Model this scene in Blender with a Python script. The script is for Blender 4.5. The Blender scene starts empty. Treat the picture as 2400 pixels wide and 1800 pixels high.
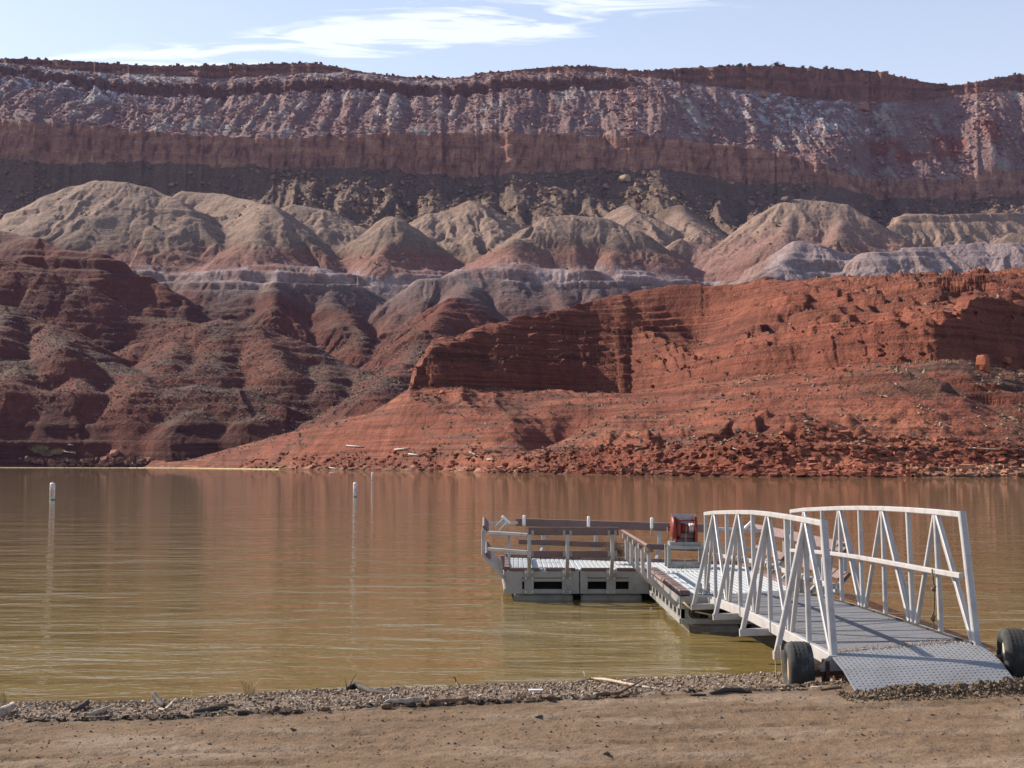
import bpy, bmesh, math, random
import numpy as np
from mathutils import Vector, Matrix

# ------------------------------------------------------------------ camera, sky, sun, exposure
S = bpy.context.scene
RES = 1.0
COL = S.collection
F_PX = 3000.0                 # focal length in photograph pixels (2400 wide)
PITCH = math.atan(185.0 / F_PX)
CAM_H = 2.3
cam_d = bpy.data.cameras.new("camera")
cam = bpy.data.objects.new("camera", cam_d)
COL.objects.link(cam)
cam_d.sensor_width = 36.0
cam_d.lens = 36.0 * F_PX / 2400.0
cam_d.clip_start = 0.1
cam_d.clip_end = 9000.0
cam.location = (0, 0, CAM_H)
cam.rotation_euler = (math.radians(90) + PITCH, 0, 0)
S.camera = cam

SUN_EL = math.radians(34.5)
SUN_AZ = math.radians(30)     # how far beyond the left-hand side the sun stands
sun_dir = Vector((-math.cos(SUN_EL) * math.cos(SUN_AZ), math.cos(SUN_EL) * math.sin(SUN_AZ), math.sin(SUN_EL)))
sd = bpy.data.lights.new("sun", 'SUN')
sd.energy = 5.0
sd.angle = math.radians(0.5)
sd.color = (1.0, 0.90, 0.76)
sun = bpy.data.objects.new("sun", sd)
COL.objects.link(sun)
sun.rotation_euler = (-sun_dir).to_track_quat('-Z', 'Y').to_euler()
sun.location = (-50, 30, 60)

W = bpy.data.worlds.new("World")
S.world = W
W.use_nodes = True
nt = W.node_tree
for n in list(nt.nodes):
    nt.nodes.remove(n)
def wn(t, **k):
    n = nt.nodes.new(t)
    for a, b in k.items():
        setattr(n, a, b)
    return n
wo = wn('ShaderNodeOutputWorld')
bg = wn('ShaderNodeBackground')
bg.inputs['Strength'].default_value = 0.10
sky = wn('ShaderNodeTexSky', sky_type='NISHITA')
sky.sun_disc = False
sky.sun_elevation = SUN_EL
sky.sun_rotation = math.atan2(sun_dir.x, sun_dir.y)
sky.air_density = 1.0
sky.dust_density = 1.5
sky.ozone_density = 1.0
sky.altitude = 1100
# thin high cirrus, laid on a plane far overhead
tc = wn('ShaderNodeTexCoord')
sep = wn('ShaderNodeSeparateXYZ')
nt.links.new(tc.outputs['Generated'], sep.inputs[0])
zc = wn('ShaderNodeMath', operation='MAXIMUM'); zc.inputs[1].default_value = 0.02
nt.links.new(sep.outputs['Z'], zc.inputs[0])
dx = wn('ShaderNodeMath', operation='DIVIDE'); dy = wn('ShaderNodeMath', operation='DIVIDE')
nt.links.new(sep.outputs['X'], dx.inputs[0]); nt.links.new(zc.outputs[0], dx.inputs[1])
nt.links.new(sep.outputs['Y'], dy.inputs[0]); nt.links.new(zc.outputs[0], dy.inputs[1])
cmb = wn('ShaderNodeCombineXYZ')
nt.links.new(dx.outputs[0], cmb.inputs['X']); nt.links.new(dy.outputs[0], cmb.inputs['Y'])
def cloud(loc, scl, rot, nscale, lo, hi, det=6.0, dist=0.6):
    mp = wn('ShaderNodeMapping')
    mp.inputs['Location'].default_value = loc
    mp.inputs['Scale'].default_value = scl
    mp.inputs['Rotation'].default_value = (0, 0, rot)
    nt.links.new(cmb.outputs[0], mp.inputs['Vector'])
    no = wn('ShaderNodeTexNoise')
    no.inputs['Scale'].default_value = nscale
    no.inputs['Detail'].default_value = det
    no.inputs['Roughness'].default_value = 0.55
    no.inputs['Distortion'].default_value = dist
    nt.links.new(mp.outputs[0], no.inputs['Vector'])
    mr = wn('ShaderNodeMapRange', interpolation_type='SMOOTHSTEP')
    mr.inputs['From Min'].default_value = lo
    mr.inputs['From Max'].default_value = hi
    nt.links.new(no.outputs['Fac'], mr.inputs['Value'])
    return mr.outputs[0]
# one long bank of cirrus over the middle of the mesa
def blob(cx, cy, rx, ry, rot):
    mp = wn('ShaderNodeMapping', vector_type='TEXTURE')
    mp.inputs['Location'].default_value = (cx, cy, 0)
    mp.inputs['Rotation'].default_value = (0, 0, rot)
    mp.inputs['Scale'].default_value = (rx, ry, 1)
    nt.links.new(cmb.outputs[0], mp.inputs['Vector'])
    gr = wn('ShaderNodeTexGradient', gradient_type='SPHERICAL')
    nt.links.new(mp.outputs[0], gr.inputs['Vector'])
    return gr.outputs['Fac']
def addn(a, b, op='ADD'):
    m = wn('ShaderNodeMath', operation=op)
    for i, v in enumerate((a, b)):
        if isinstance(v, (int, float)):
            m.inputs[i].default_value = v
        else:
            nt.links.new(v, m.inputs[i])
    return m.outputs[0]
b1 = blob(-0.52, 3.00, 1.0, 0.26, -0.27)
b2 = blob(0.02, 2.84, 0.75, 0.22, -0.22)
b3 = blob(-0.80, 3.17, 0.90, 0.14, -0.05)
bb = addn(addn(b1, b2), addn(b3, 0.5, 'MULTIPLY'))
wisp = cloud((3.1, 1.7, 0), (0.8, 2.4, 1.0), -0.25, 3.6, 0.24, 0.86, 9.0, 1.0)
thin = cloud((7.3, 0.4, 0), (0.6, 2.2, 1.0), -0.2, 2.2, 0.50, 0.85, 7.0, 0.8)
m1 = addn(addn(bb, 1.6, 'MULTIPLY'), addn(wisp, 1.0, 'MULTIPLY'), 'MULTIPLY')
m2 = addn(m1, addn(thin, 0.35, 'MULTIPLY'))
# the pale band of thicker air towards the horizon
hz = wn('ShaderNodeMapRange', interpolation_type='SMOOTHSTEP')
nt.links.new(sep.outputs['Z'], hz.inputs['Value'])
hz.inputs['From Min'].default_value = 0.05; hz.inputs['From Max'].default_value = 0.72
hz.inputs['To Min'].default_value = 0.48; hz.inputs['To Max'].default_value = 0.0
m3 = addn(m2, hz.outputs[0], 'MAXIMUM')
cl = wn('ShaderNodeClamp'); nt.links.new(m3, cl.inputs[0]); cl.inputs['Max'].default_value = 0.72
mx = wn('ShaderNodeMix', data_type='RGBA')
nt.links.new(cl.outputs[0], mx.inputs['Factor'])
nt.links.new(sky.outputs[0], mx.inputs[6])
mx.inputs[7].default_value = (7.2, 7.5, 8.2, 1)
nt.links.new(mx.outputs[2], bg.inputs['Color'])
nt.links.new(bg.outputs[0], wo.inputs['Surface'])

S.view_settings.view_transform = 'Standard'
S.view_settings.look = 'None'
S.view_settings.gamma = 1.0
S.view_settings.use_curve_mapping = False
S.view_settings.exposure = 0.76
S.render.engine = 'CYCLES'
S.cycles.max_bounces = 6

# ------------------------------------------------------------------ measuring the place
CP, SP = math.cos(PITCH), math.sin(PITCH)
def EL(Y):
    """rise per metre of forward distance for a sight line through picture row Y"""
    b = (900.0 - np.asarray(Y, dtype=float)) / F_PX
    return (SP + b * CP) / (CP - b * SP)
def P(X, Y, D):
    """the point at forward distance D (metres) on a measured sight line"""
    a = (X - 1200.0) / F_PX; b = (900.0 - Y) / F_PX
    dyy = CP - b * SP
    return Vector((a / dyy * D, D, CAM_H + (SP + b * CP) / dyy * D))
def lin(X, xs, ys):
    return np.interp(X, xs, ys)

# ------------------------------------------------------------------ noise
_rng = np.random.RandomState(7)
_perm = np.arange(256); _rng.shuffle(_perm); _perm = np.concatenate([_perm, _perm]).astype(np.int32)
_ang = _rng.rand(256) * 2 * np.pi
_gx, _gy = np.cos(_ang), np.sin(_ang)
def gn(x, y, seed=0):
    x = x + seed * 17.31; y = y - seed * 9.77
    xi = np.floor(x).astype(np.int64); yi = np.floor(y).astype(np.int64)
    xf = x - xi; yf = y - yi
    xi &= 255; yi &= 255
    u = xf * xf * xf * (xf * (xf * 6 - 15) + 10); v = yf * yf * yf * (yf * (yf * 6 - 15) + 10)
    def g(ix, iy, fx, fy):
        k = _perm[_perm[ix & 255] + (iy & 255)]
        return _gx[k] * fx + _gy[k] * fy
    a = g(xi, yi, xf, yf); b = g(xi + 1, yi, xf - 1, yf)
    c = g(xi, yi + 1, xf, yf - 1); d = g(xi + 1, yi + 1, xf - 1, yf - 1)
    return ((a + (b - a) * u) + ((c + (d - c) * u) - (a + (b - a) * u)) * v) * 1.4
def fbm(x, y, o=4, seed=0, gain=0.5):
    s = 0; a = 1.0; f = 1.0
    for i in range(o):
        s = s + a * gn(x * f, y * f, seed + i * 3); a *= gain; f *= 2.03
    return s
def rdg(x, y, o=3, seed=0, gain=0.5):
    """ridged: 1 on sharp crests, falling to the sides"""
    s = 0; a = 1.0; f = 1.0; t = 0
    for i in range(o):
        s = s + a * (1 - 2 * np.abs(gn(x * f, y * f, seed + i * 5))); t += a; a *= gain; f *= 2.1
    return s / t
def sstep(a, b, x):
    t = np.clip((x - a) / (b - a), 0, 1)
    return t * t * (3 - 2 * t)
def smax(a, b, k):
    h = np.clip(0.5 + 0.5 * (a - b) / k, 0, 1)
    return b + (a - b) * h + k * h * (1 - h)

# ------------------------------------------------------------------ naming and tagging
def tag(o, label=None, cat=None, group=None, kind=None):
    if label: o['label'] = label
    if cat: o['category'] = cat
    if group: o['group'] = group
    if kind: o['kind'] = kind
    return o
def link(name, me, mat=None, parent=None):
    o = bpy.data.objects.new(name, me)
    COL.objects.link(o)
    if mat is not None and me is not None and not me.materials:
        me.materials.append(mat)
    if parent is not None:
        o.parent = parent
    return o
def mesh_np(name, verts, faces, smooth=True):
    """faces: (n,4) or (n,3) int array"""
    me = bpy.data.meshes.new(name)
    verts = np.ascontiguousarray(verts, dtype=np.float32); faces = np.ascontiguousarray(faces, dtype=np.int32)
    n, k = faces.shape
    me.vertices.add(len(verts)); me.vertices.foreach_set('co', verts.ravel())
    me.loops.add(n * k); me.loops.foreach_set('vertex_index', faces.ravel())
    me.polygons.add(n)
    me.polygons.foreach_set('loop_start', np.arange(0, n * k, k, dtype=np.int32))
    me.polygons.foreach_set('loop_total', np.full(n, k, dtype=np.int32))
    me.polygons.foreach_set('use_smooth', np.full(n, smooth, dtype=bool))
    me.update(calc_edges=True)
    return me
def set_col(me, rgb, name='albedo'):
    a = me.color_attributes.new(name, 'FLOAT_COLOR', 'POINT')
    c = np.ones((len(rgb), 4), dtype=np.float32); c[:, :3] = rgb
    a.data.foreach_set('color', c.ravel())

# ------------------------------------------------------------------ materials
def mat_new(name):
    m = bpy.data.materials.new(name); m.use_nodes = True
    t = m.node_tree
    for n in list(t.nodes): t.nodes.remove(n)
    out = t.nodes.new('ShaderNodeOutputMaterial'); b = t.nodes.new('ShaderNodeBsdfPrincipled')
    t.links.new(b.outputs[0], out.inputs[0])
    return m, t, b
def noise_node(t, scale, det=4.0, rough=0.55, vec=None, dist=0.0):
    n = t.nodes.new('ShaderNodeTexNoise')
    n.inputs['Scale'].default_value = scale; n.inputs['Detail'].default_value = det
    n.inputs['Roughness'].default_value = rough; n.inputs['Distortion'].default_value = dist
    if vec is not None: t.links.new(vec, n.inputs['Vector'])
    return n
def coords(t, kind='Object', scl=(1, 1, 1), rot=(0, 0, 0)):
    c = t.nodes.new('ShaderNodeTexCoord'); m = t.nodes.new('ShaderNodeMapping')
    m.inputs['Scale'].default_value = scl; m.inputs['Rotation'].default_value = rot
    t.links.new(c.outputs[kind], m.inputs['Vector'])
    return m.outputs[0]
def ramp(t, fac, stops):
    r = t.nodes.new('ShaderNodeValToRGB')
    while len(r.color_ramp.elements) > 1: r.color_ramp.elements.remove(r.color_ramp.elements[0])
    r.color_ramp.elements[0].position = stops[0][0]; r.color_ramp.elements[0].color = tuple(stops[0][1]) + (1,)
    for p_, c_ in stops[1:]:
        e = r.color_ramp.elements.new(p_); e.color = tuple(c_) + (1,)
    t.links.new(fac, r.inputs[0])
    return r.outputs[0]
def mixc(t, fac, a, b, mode='MIX'):
    m = t.nodes.new('ShaderNodeMix'); m.data_type = 'RGBA'; m.blend_type = mode
    for s, v in ((m.inputs['Factor'], fac), (m.inputs[6], a), (m.inputs[7], b)):
        if isinstance(v, (int, float)): s.default_value = v
        elif isinstance(v, tuple): s.default_value = v if len(v) == 4 else v + (1,)
        else: t.links.new(v, s)
    return m.outputs[2]
def bump(t, b, h, strength=0.3, dist=0.01, prev=None):
    n = t.nodes.new('ShaderNodeBump'); n.inputs['Strength'].default_value = strength; n.inputs['Distance'].default_value = dist
    t.links.new(h, n.inputs['Height'])
    if prev is not None: t.links.new(prev, n.inputs['Normal'])
    t.links.new(n.outputs[0], b.inputs['Normal'])
    return n.outputs[0]
def simple(name, colr, rough=0.6, metal=0.0, vary=0.25, scale=3.0, dark=None, bumps=0.15, bscale=40.0, bdist=0.003, spec=0.4, world=False):
    """a base colour with grime of its own: noise between the colour and a darker / dirtier one"""
    m, t, b = mat_new(name)
    v = coords(t)
    n1 = noise_node(t, scale, 6, 0.65, v); n2 = noise_node(t, bscale, 3, 0.6, v)
    dk = dark if dark else tuple(c * (1 - vary * 1.6) for c in colr)
    lt = tuple(min(c * (1 + vary * 0.5), 0.9) for c in colr)
    c1 = ramp(t, n1.outputs['Fac'], [(0.3, dk), (0.52, colr), (0.75, lt)])
    t.links.new(c1, b.inputs['Base Color'])
    b.inputs['Roughness'].default_value = rough; b.inputs['Metallic'].default_value = metal
    b.inputs['Specular IOR Level'].default_value = spec
    bump(t, b, n2.outputs['Fac'], bumps, bdist)
    return m
# ------------------------------------------------------------------ far shore: red spit, badland hills, mesa
us = np.concatenate([np.linspace(-0.95, -0.47, 50, endpoint=False), np.linspace(-0.47, 0.47, int(940 * RES)), np.linspace(0.47, 0.95, 51)[1:]])
Xc = 1200 + 3000 * us * 1.004
def cellv(x, seed=0):
    """a random value per block along x, with the blocks of uneven width"""
    q = x + 0.35 * np.sin(x * 1.7 + seed) + seed * 3.1
    i = np.floor(q).astype(np.int64)
    f = sstep(0.93, 1.0, q - i)
    a = _perm[(i + seed * 31) & 255] / 255.0; b = _perm[(i + 1 + seed * 31) & 255] / 255.0
    return a + (b - a) * f
def f_shore(X, x):
    return lin(X, [-1600, 300, 420, 520, 700, 850, 1000, 1150, 1300, 1500, 1750, 2000, 2400, 4000],
                [760, 700, 585, 520, 440, 395, 345, 300, 265, 232, 210, 203, 201, 196]) + 2.0 * fbm(x / 14, x * 0, 3, 401)
def f_base(X, x):
    return lin(X, [-1600, 300, 420, 700, 870, 960, 1040, 1200, 1300, 1400, 1480, 1560, 1600, 1650, 1720, 1800, 1950, 2100, 2200, 2280, 2370, 2450, 2600, 4000],
               [790, 720, 606, 490, 440, 412, 416, 430, 440, 448, 446, 422, 400, 378, 360, 346, 328, 314, 307, 309, 322, 333, 338, 330]) + 6 * fbm(x / 24, x * 0 + 7, 3, 405)
def f_dc(X, x):
    return 1640 + 18 * fbm(x / 100, x * 0 + 3.3, 3, 11) + 11 * cellv(x / 26, 1) + 5 * cellv(x / 8, 3) + sstep(2000, 2060, X) * 80
def f_dr(X, x):
    return 1890 + 16 * fbm(x / 80, x * 0 + 8.1, 3, 21) + 9 * cellv(x / 17, 7) + 4 * cellv(x / 5.5, 9)
def f_cr(X):
    return lin(X, [-1600, 300, 420, 700, 870, 960, 1100, 1200, 1330, 1400, 1500, 1700, 2000, 2200, 2400, 4000],
                [860, 760, 660, 520, 455, 436, 458, 472, 486, 493, 495, 480, 470, 476, 480, 470])
CW_R, CW_M, CW_T = 34.0, 14.0, 12.0
_sh = f_shore(Xc, us * 240); _ba = f_base(Xc, us * 380); _dc = f_dc(Xc, us * 1640); _dr = f_dr(Xc, us * 1890); _cr = f_cr(Xc)
_sh0 = _sh; _ba0 = _ba
_sh = f_shore(Xc, us * _sh0); _ba = f_base(Xc, us * _ba0)
ctl = [_sh * 0 + 188, np.minimum(_sh - 2, 560), np.minimum(_sh + 24, 600), np.minimum(_ba - 3, 640), np.minimum(_ba + CW_R + 3, 655), np.minimum(_cr + 16, 680), _sh * 0 + 690, _sh * 0 + 1000, _sh * 0 + 1340,
       _dc - 6, _dc + CW_M + 5, _dr - 6, _dr + CW_T + 4, _dr + 900]
for k_ in range(1, len(ctl)): ctl[k_] = np.maximum(ctl[k_], ctl[k_ - 1] + 2.0)
cnt = [4, 56, 100, 80, 110, 26, 210, 150, 96, 38, 112, 28, 12]
_rows = []
for k_ in range(len(cnt)):
    n_ = max(3, int(cnt[k_] * RES)) if cnt[k_] > 20 else cnt[k_]
    for q_ in range(n_): _rows.append(ctl[k_] + (ctl[k_ + 1] - ctl[k_]) * q_ / n_)
_rows.append(ctl[-1])
D = np.array(_rows); U = np.broadcast_to(us, D.shape)
X = 1200 + 3000 * U * 1.004           # picture column of the sight line (used only to look up surveyed heights)
gx = (U * D).astype(np.float32); D = D.astype(np.float32); gy = D; U = U.astype(np.float32); X = X.astype(np.float32)
nr, nc = U.shape
dmin = D.min(axis=1); dmax = D.max(axis=1)

def stairs(c, n, ph, k):
    """0..1 rise broken into n treads with steep risers"""
    q = c * n + ph; i = np.floor(q); f = q - i
    g = i + (1 - k) * f + k * sstep(0.45, 0.85, f)
    e0 = np.floor(ph); f0 = ph - e0; g0 = e0 + (1 - k) * f0 + k * sstep(0.45, 0.85, f0)
    q1 = n + ph; e1 = np.floor(q1); f1 = q1 - e1; g1 = e1 + (1 - k) * f1 + k * sstep(0.45, 0.85, f1)
    return (g - g0) / (g1 - g0)
def zof(Y, Dd):
    return CAM_H + Dd * EL(Y)

# --- mesa: cliff, talus, rim
Dc = f_dc(X, U * 1640)
Dr = f_dr(X, U * 1890)
Yb = lin(X, [-1600, 0, 130, 300, 600, 900, 1050, 1200, 1400, 1600, 1750, 1900, 2000, 2070, 2150, 2300, 2400, 3900],
            [372, 372, 384, 378, 392, 398, 418, 408, 397, 402, 432, 428, 445, 468, 462, 470, 462, 460])
Yt = lin(X, [-1600, 0, 150, 300, 550, 700, 900, 1200, 1500, 1650, 1800, 1950, 2010, 2080, 2150, 2250, 2340, 2400, 3900],
            [283, 285, 290, 306, 322, 321, 312, 310, 320, 333, 352, 385, 412, 425, 415, 420, 400, 405, 400])
Ysk = lin(X, [-1600, 0, 130, 300, 430, 590, 720, 790, 880, 960, 1070, 1130, 1220, 1300, 1400, 1510, 1600, 1700, 1800, 1900, 2000, 2080, 2130, 2180, 2250, 2310, 2400, 3900],
             [135, 137, 141, 152, 155, 150, 147, 158, 175, 181, 184, 172, 163, 156, 155, 168, 160, 155, 153, 158, 163, 168, 180, 190, 201, 192, 175, 170])
Yrb = lin(X, [-1600, 0, 300, 480, 600, 700, 800, 1000, 1200, 1400, 1500, 1600, 1700, 1800, 1900, 2000, 2100, 2200, 2270, 2400, 3900],
             [158, 160, 172, 182, 178, 172, 168, 191, 172, 168, 182, 195, 203, 213, 228, 236, 240, 232, 222, 215, 200])
jag = 2.4 * fbm(gx / 9, gx * 0 + 2, 3, 31)
Yb = Yb - 13 * np.clip(fbm(gx / 42, gx * 0 + 9, 2, 35) - 0.05, 0, 1) + 4 * gn(gx / 20, gx * 0, 36)
zb = zof(Yb, Dc); zt = zof(Yt + 3.0 * fbm(gx / 30, gx * 0 + 4, 3, 33) + 5 * (cellv(gx / 13, 6) - 0.5), Dc + CW_M); zrb = zof(Yrb, Dr); zsk = zof(Ysk + jag, Dr + CW_T)
# lower talus apron
D0 = 1340.0
z0 = zof(588, D0) + 0 * gx
tt = np.clip((gy - D0) / (Dc - D0), 0, 1.2)
apron = z0 + (zb - z0) * (0.80 * tt + 0.20 * tt ** 3)
rib = rdg(gx / 42 + 0.4 * gn(gx / 60, gy / 120, 5), gy / 260, 2, 41)
rib2 = rdg(gx / 13 + 0.3 * gn(gx / 20, gy / 40, 6), gy / 90, 2, 43)
apron = apron + (rib - 0.35) * 17 * sstep(0, 0.25, tt) * (1 - 0.75 * sstep(0.7, 1.0, tt)) + (rib2 - 0.4) * 2.6 + 1.3 * fbm(gx / 6, gy / 6, 3, 44)
apron = apron - (5 + 34 * (1 - sstep(520, 640, X)) + 8 * sstep(1650, 1750, X)) * (1 - np.exp(-np.clip(Dc - gy, 0, 400) / 30)) * sstep(0.0, 0.6, tt)
# cliff face with ledges and vertical joints
dd = gy - Dc
cf = np.clip(dd / CW_M, 0, 1)
led = stairs(cf, 3.0, gn(gx / 40, gx * 0, 14) * 0.4, 0.85)
cliffz = zb + (zt - zb) * led
# upper talus
t2 = np.clip((gy - (Dc + CW_M)) / (Dr - Dc - CW_M), 0, 1)
upz = zt + (zrb - zt) * (0.93 * t2 + 0.07 * t2 ** 2)
spur = rdg(gx / 34 + 0.25 * gn(gx / 50, gy / 90, 8), gy / 300, 2, 51)
spur2 = rdg(gx / 11 + 0.35 * gn(gx / 16, gy / 30, 9), gy / 70, 2, 53)
env = np.sin(np.pi * np.clip(t2, 0, 1)) ** 0.6
upz = upz + env * ((spur - 0.4) * 8 + (spur2 - 0.4) * 3.5 + 1.5 * fbm(gx / 5, gy / 5, 3, 54))
upz = upz + env * (26 * np.exp(-((X + 220) / 300) ** 2) + 16 * np.exp(-((X - 1570) / 120) ** 2) + 22 * np.exp(-((X - 2420) / 130) ** 2) - 14 * np.exp(-((X - 1860) / 150) ** 2) - 8 * np.exp(-((X - 330) / 200) ** 2))  # added spurs, one out of view at left, and hollows turn slopes from the sun
hq = 8.5; nq = 3 * gn(gx / 60, gy / 60, 55) + 1.5 * fbm(gx / 14, gy / 14, 2, 56)
qq = (upz + nq) / hq; fq = qq - np.floor(qq); kq = 0.7 * sstep(0.0, 0.35, fbm(gx / 55, gy / 30, 2, 57))
upz = hq * (np.floor(qq) + (1 - kq) * fq + kq * sstep(0.60, 0.92, fq)) - nq
# thin middle ledge under the rim on the left two thirds
zl = zof(lin(X, [-1600, 0, 200, 400, 600, 750, 1000, 1200, 1400, 1560, 3900], [172, 175, 190, 205, 214, 202, 198, 200, 208, 230, 230]), 1840)
ledm = (1 - sstep(1440, 1560, X)) 
kk = np.clip((gy - (1836 + 7 * fbm(gx / 40, gx * 0 + 1, 3, 61))) / 3.0, 0, 1)
upz = upz + ledm * (9 * kk - 9 * np.clip((t2 - 0.80) / 0.2, 0, 1)) - ledm * 4 * np.exp(-((gy - 1832) / 8) ** 2)
# rim
cr = np.clip((gy - Dr) / CW_T, 0, 1)
rimz = zrb + (zsk - zrb) * stairs(cr, 2.0, gn(gx / 30, gx * 0, 15) * 0.4, 0.85)
plat = zsk - 0.03 * (gy - Dr - CW_T) 
mesa = np.where(gy < Dc, apron, np.where(gy < Dc + CW_M, cliffz, np.where(gy < Dr, upz, np.where(gy < Dr + CW_T, rimz, plat))))
# floor of the basin in front of the apron
floor_ = np.interp(gy, [180, 672, 690, 740, 800, 880, 1000, 1100, 1200, 1340, 1400], [-6, -5, 1.0, 2, 6, 16, 50, 96, 140, 222, 250])
floor_ = floor_ + (rdg(gx / 55, gy / 70, 3, 71) - 0.4) * np.interp(gy, [700, 800, 1200], [0.5, 6, 12])
base = np.where(gy > D0, mesa, floor_)
base = np.where((gy > D0 - 60) & (gy <= D0), floor_ + (mesa - floor_) * sstep(D0 - 60, D0, gy), base)

# --- separate hills as crest lines with gullied flanks
DOLD = [700, 722, 742, 755, 768, 800, 835, 850, 900, 925, 975, 1080, 1150, 1250, 1400]
DNEW = [690, 705, 730, 745, 790, 880, 930, 960, 1010, 1040, 1080, 1190, 1250, 1345, 1495]
def hill(Z, pts, s=0.62, r=8, gl=26, ga=0.16, k=5, seed=0, conc=0.0, flat=0.0, smooth_only=False):
    """pts: surveyed crest points (column, row, distance); s: slope; gl: gully spacing; ga: gully depth per metre"""
    W3 = [P(q[0], q[1], float(np.interp(q[2], DOLD, DNEW))) for q in pts]
    zmx = max(w.z for w in W3)
    reach = zmx / s * 1.15 + 40
    x0 = min(w.x for w in W3) - reach; x1 = max(w.x for w in W3) + reach
    y0 = min(w.y for w in W3) - reach; y1 = max(w.y for w in W3) + reach
    rows = np.where((dmax > y0) & (dmin < y1))[0]
    if len(rows) == 0: return Z
    r0, r1 = rows[0], rows[-1] + 1
    ya_ = max(y0, 300.0)
    cols = np.where((us >= min(x0 / ya_, x0 / y1)) & (us <= max(x1 / ya_, x1 / y1)))[0]
    if len(cols) == 0: return Z
    q0, q1 = cols[0], cols[-1] + 1
    sx = gx[r0:r1, q0:q1]; sy = gy[r0:r1, q0:q1]
    best = np.full(sx.shape, 1e9); zc = np.zeros(sx.shape); tpar = np.zeros(sx.shape)
    acc = 0.0
    if len(W3) == 1: W3 = [W3[0], W3[0] + Vector((0.5, 0.5, 0))]
    wx = sx + 4 * gn(sx / 30, sy / 30, seed + 1); wy = sy + 4 * gn(sx / 30 + 9, sy / 30, seed + 2)
    for a, b in zip(W3[:-1], W3[1:]):
        ex, ey = b.x - a.x, b.y - a.y; L2 = ex * ex + ey * ey
        t = np.clip(((wx - a.x) * ex + (wy - a.y) * ey) / L2, 0, 1)
        px = a.x + t * ex; py = a.y + t * ey
        d = np.hypot(wx - px, wy - py)
        zz = a.z + t * (b.z - a.z)
        key = d - zz / s
        m = key < best
        best = np.where(m, key, best); zc = np.where(m, zz, zc)
        th = np.arctan2(wy - py, wx - px)
        L = math.sqrt(L2)
        tpar = np.where(m, acc + t * L + th * 30.0, tpar)
        acc += L
    d = best + zc / s
    dd_ = np.maximum(d - flat, 0)
    prof = s * (np.sqrt(dd_ * dd_ + r * r) - r) * (1 - conc * np.clip(dd_ / 150, 0, 0.6))
    tpar = tpar + 7 * gn(sx / 25, sy / 25, seed + 11) + 2.5 * gn(sx / 9, sy / 9, seed + 12)
    g1 = 1 - rdg(tpar / gl, d / 160, 1, seed + 3)
    g2 = 1 - rdg(tpar / (gl * 0.33) + 0.3 * gn(sx / 12, sy / 12, seed), d / 70, 2, seed + 7)
    g3 = 1 - rdg(tpar / (gl * 0.13) + 0.4 * gn(sx / 9, sy / 9, seed), d / 35, 1, seed + 9)
    gul = ga * (g1 * 0.75 + g2 * 0.35) * np.clip(d - flat, 0, 60) ** 0.9 + g3 * (0.75 if seed < 200 else 0.15) * sstep(2, 14, d - flat)
    z = zc - prof - gul + 0.3 * fbm(sx / 7, sy / 7, 3, seed + 5)
    Z[r0:r1, q0:q1] = smax(Z[r0:r1, q0:q1], z, k)
    return Z
Z = base.copy()
# grey-tan cones in front of the apron
Z = hill(Z, [(130, 470, 1150), (175, 436, 1152), (225, 424, 1155), (300, 427, 1150), (345, 440, 1143), (400, 462, 1125)], 0.66, 10, 30, 0.115, 5, 100)
Z = hill(Z, [(400, 462, 1125), (450, 500, 1085), (505, 570, 1040)], 0.74, 5, 26, 0.138, 5, 104)
Z = hill(Z, [(430, 448, 1215), (520, 455, 1190), (585, 470, 1150), (632, 482, 1110), (665, 510, 1075), (740, 575, 1045)], 0.72, 4, 22, 0.149, 5, 108)
Z = hill(Z, [(632, 482, 1110), (600, 560, 1030), (590, 600, 1010)], 0.60, 9, 24, 0.115, 8, 112)
Z = hill(Z, [(690, 480, 1180), (760, 492, 1170), (840, 530, 1150)], 0.6, 12, 20, 0.161, 6, 116)
Z = hill(Z, [(920, 506, 1090), (928, 512, 1082)], 0.74, 6, 22, 0.149, 5, 120)
Z = hill(Z, [(930, 514, 1082), (1000, 560, 1070), (1075, 640, 1050)], 0.8, 5, 20, 0.161, 5, 124)
Z = hill(Z, [(1020, 500, 1230), (1100, 470, 1240), (1130, 520, 1190)], 0.55, 10, 18, 0.207, 6, 126)
Z = hill(Z, [(1230, 560, 1040), (1250, 530, 1062), (1290, 508, 1080), (1340, 503, 1090), (1420, 513, 1090), (1480, 540, 1075), (1540, 590, 1060), (1610, 640, 1045)], 0.74, 10, 30, 0.115, 6, 130)
Z = hill(Z, [(1210, 560, 1020), (1200, 600, 985), (1160, 640, 965)], 0.62, 10, 22, 0.092, 6, 134)
Z = hill(Z, [(1470, 480, 1230), (1500, 500, 1200), (1560, 560, 1160)], 0.6, 9, 20, 0.172, 6, 138)
Z = hill(Z, [(1590, 478, 1250), (1620, 520, 1200), (1640, 545, 1150)], 0.62, 10, 22, 0.161, 6, 139)
Z = hill(Z, [(1600, 560, 1110), (1650, 580, 1100)], 0.7, 9, 20, 0.115, 6, 140)
Z = hill(Z, [(1700, 570, 1090), (1770, 520, 1110), (1830, 475, 1125), (1870, 467, 1130), (1930, 472, 1128), (1975, 482, 1120), (2030, 525, 1105), (2110, 590, 1090)], 0.70, 7, 22, 0.127, 5, 144)
Z = hill(Z, [(1700, 570, 1090), (1650, 620, 1075), (1600, 660, 1060)], 0.72, 8, 22, 0.115, 6, 146)
Z = hill(Z, [(1975, 482, 1120), (1960, 560, 1030)], 0.7, 8, 16, 0.184, 6, 148)
Z = hill(Z, [(2050, 560, 1170), (2130, 500, 1230), (2230, 505, 1220), (2330, 500, 1230), (2450, 505, 1240)], 0.75, 9, 20, 0.253, 6, 150)
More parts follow.
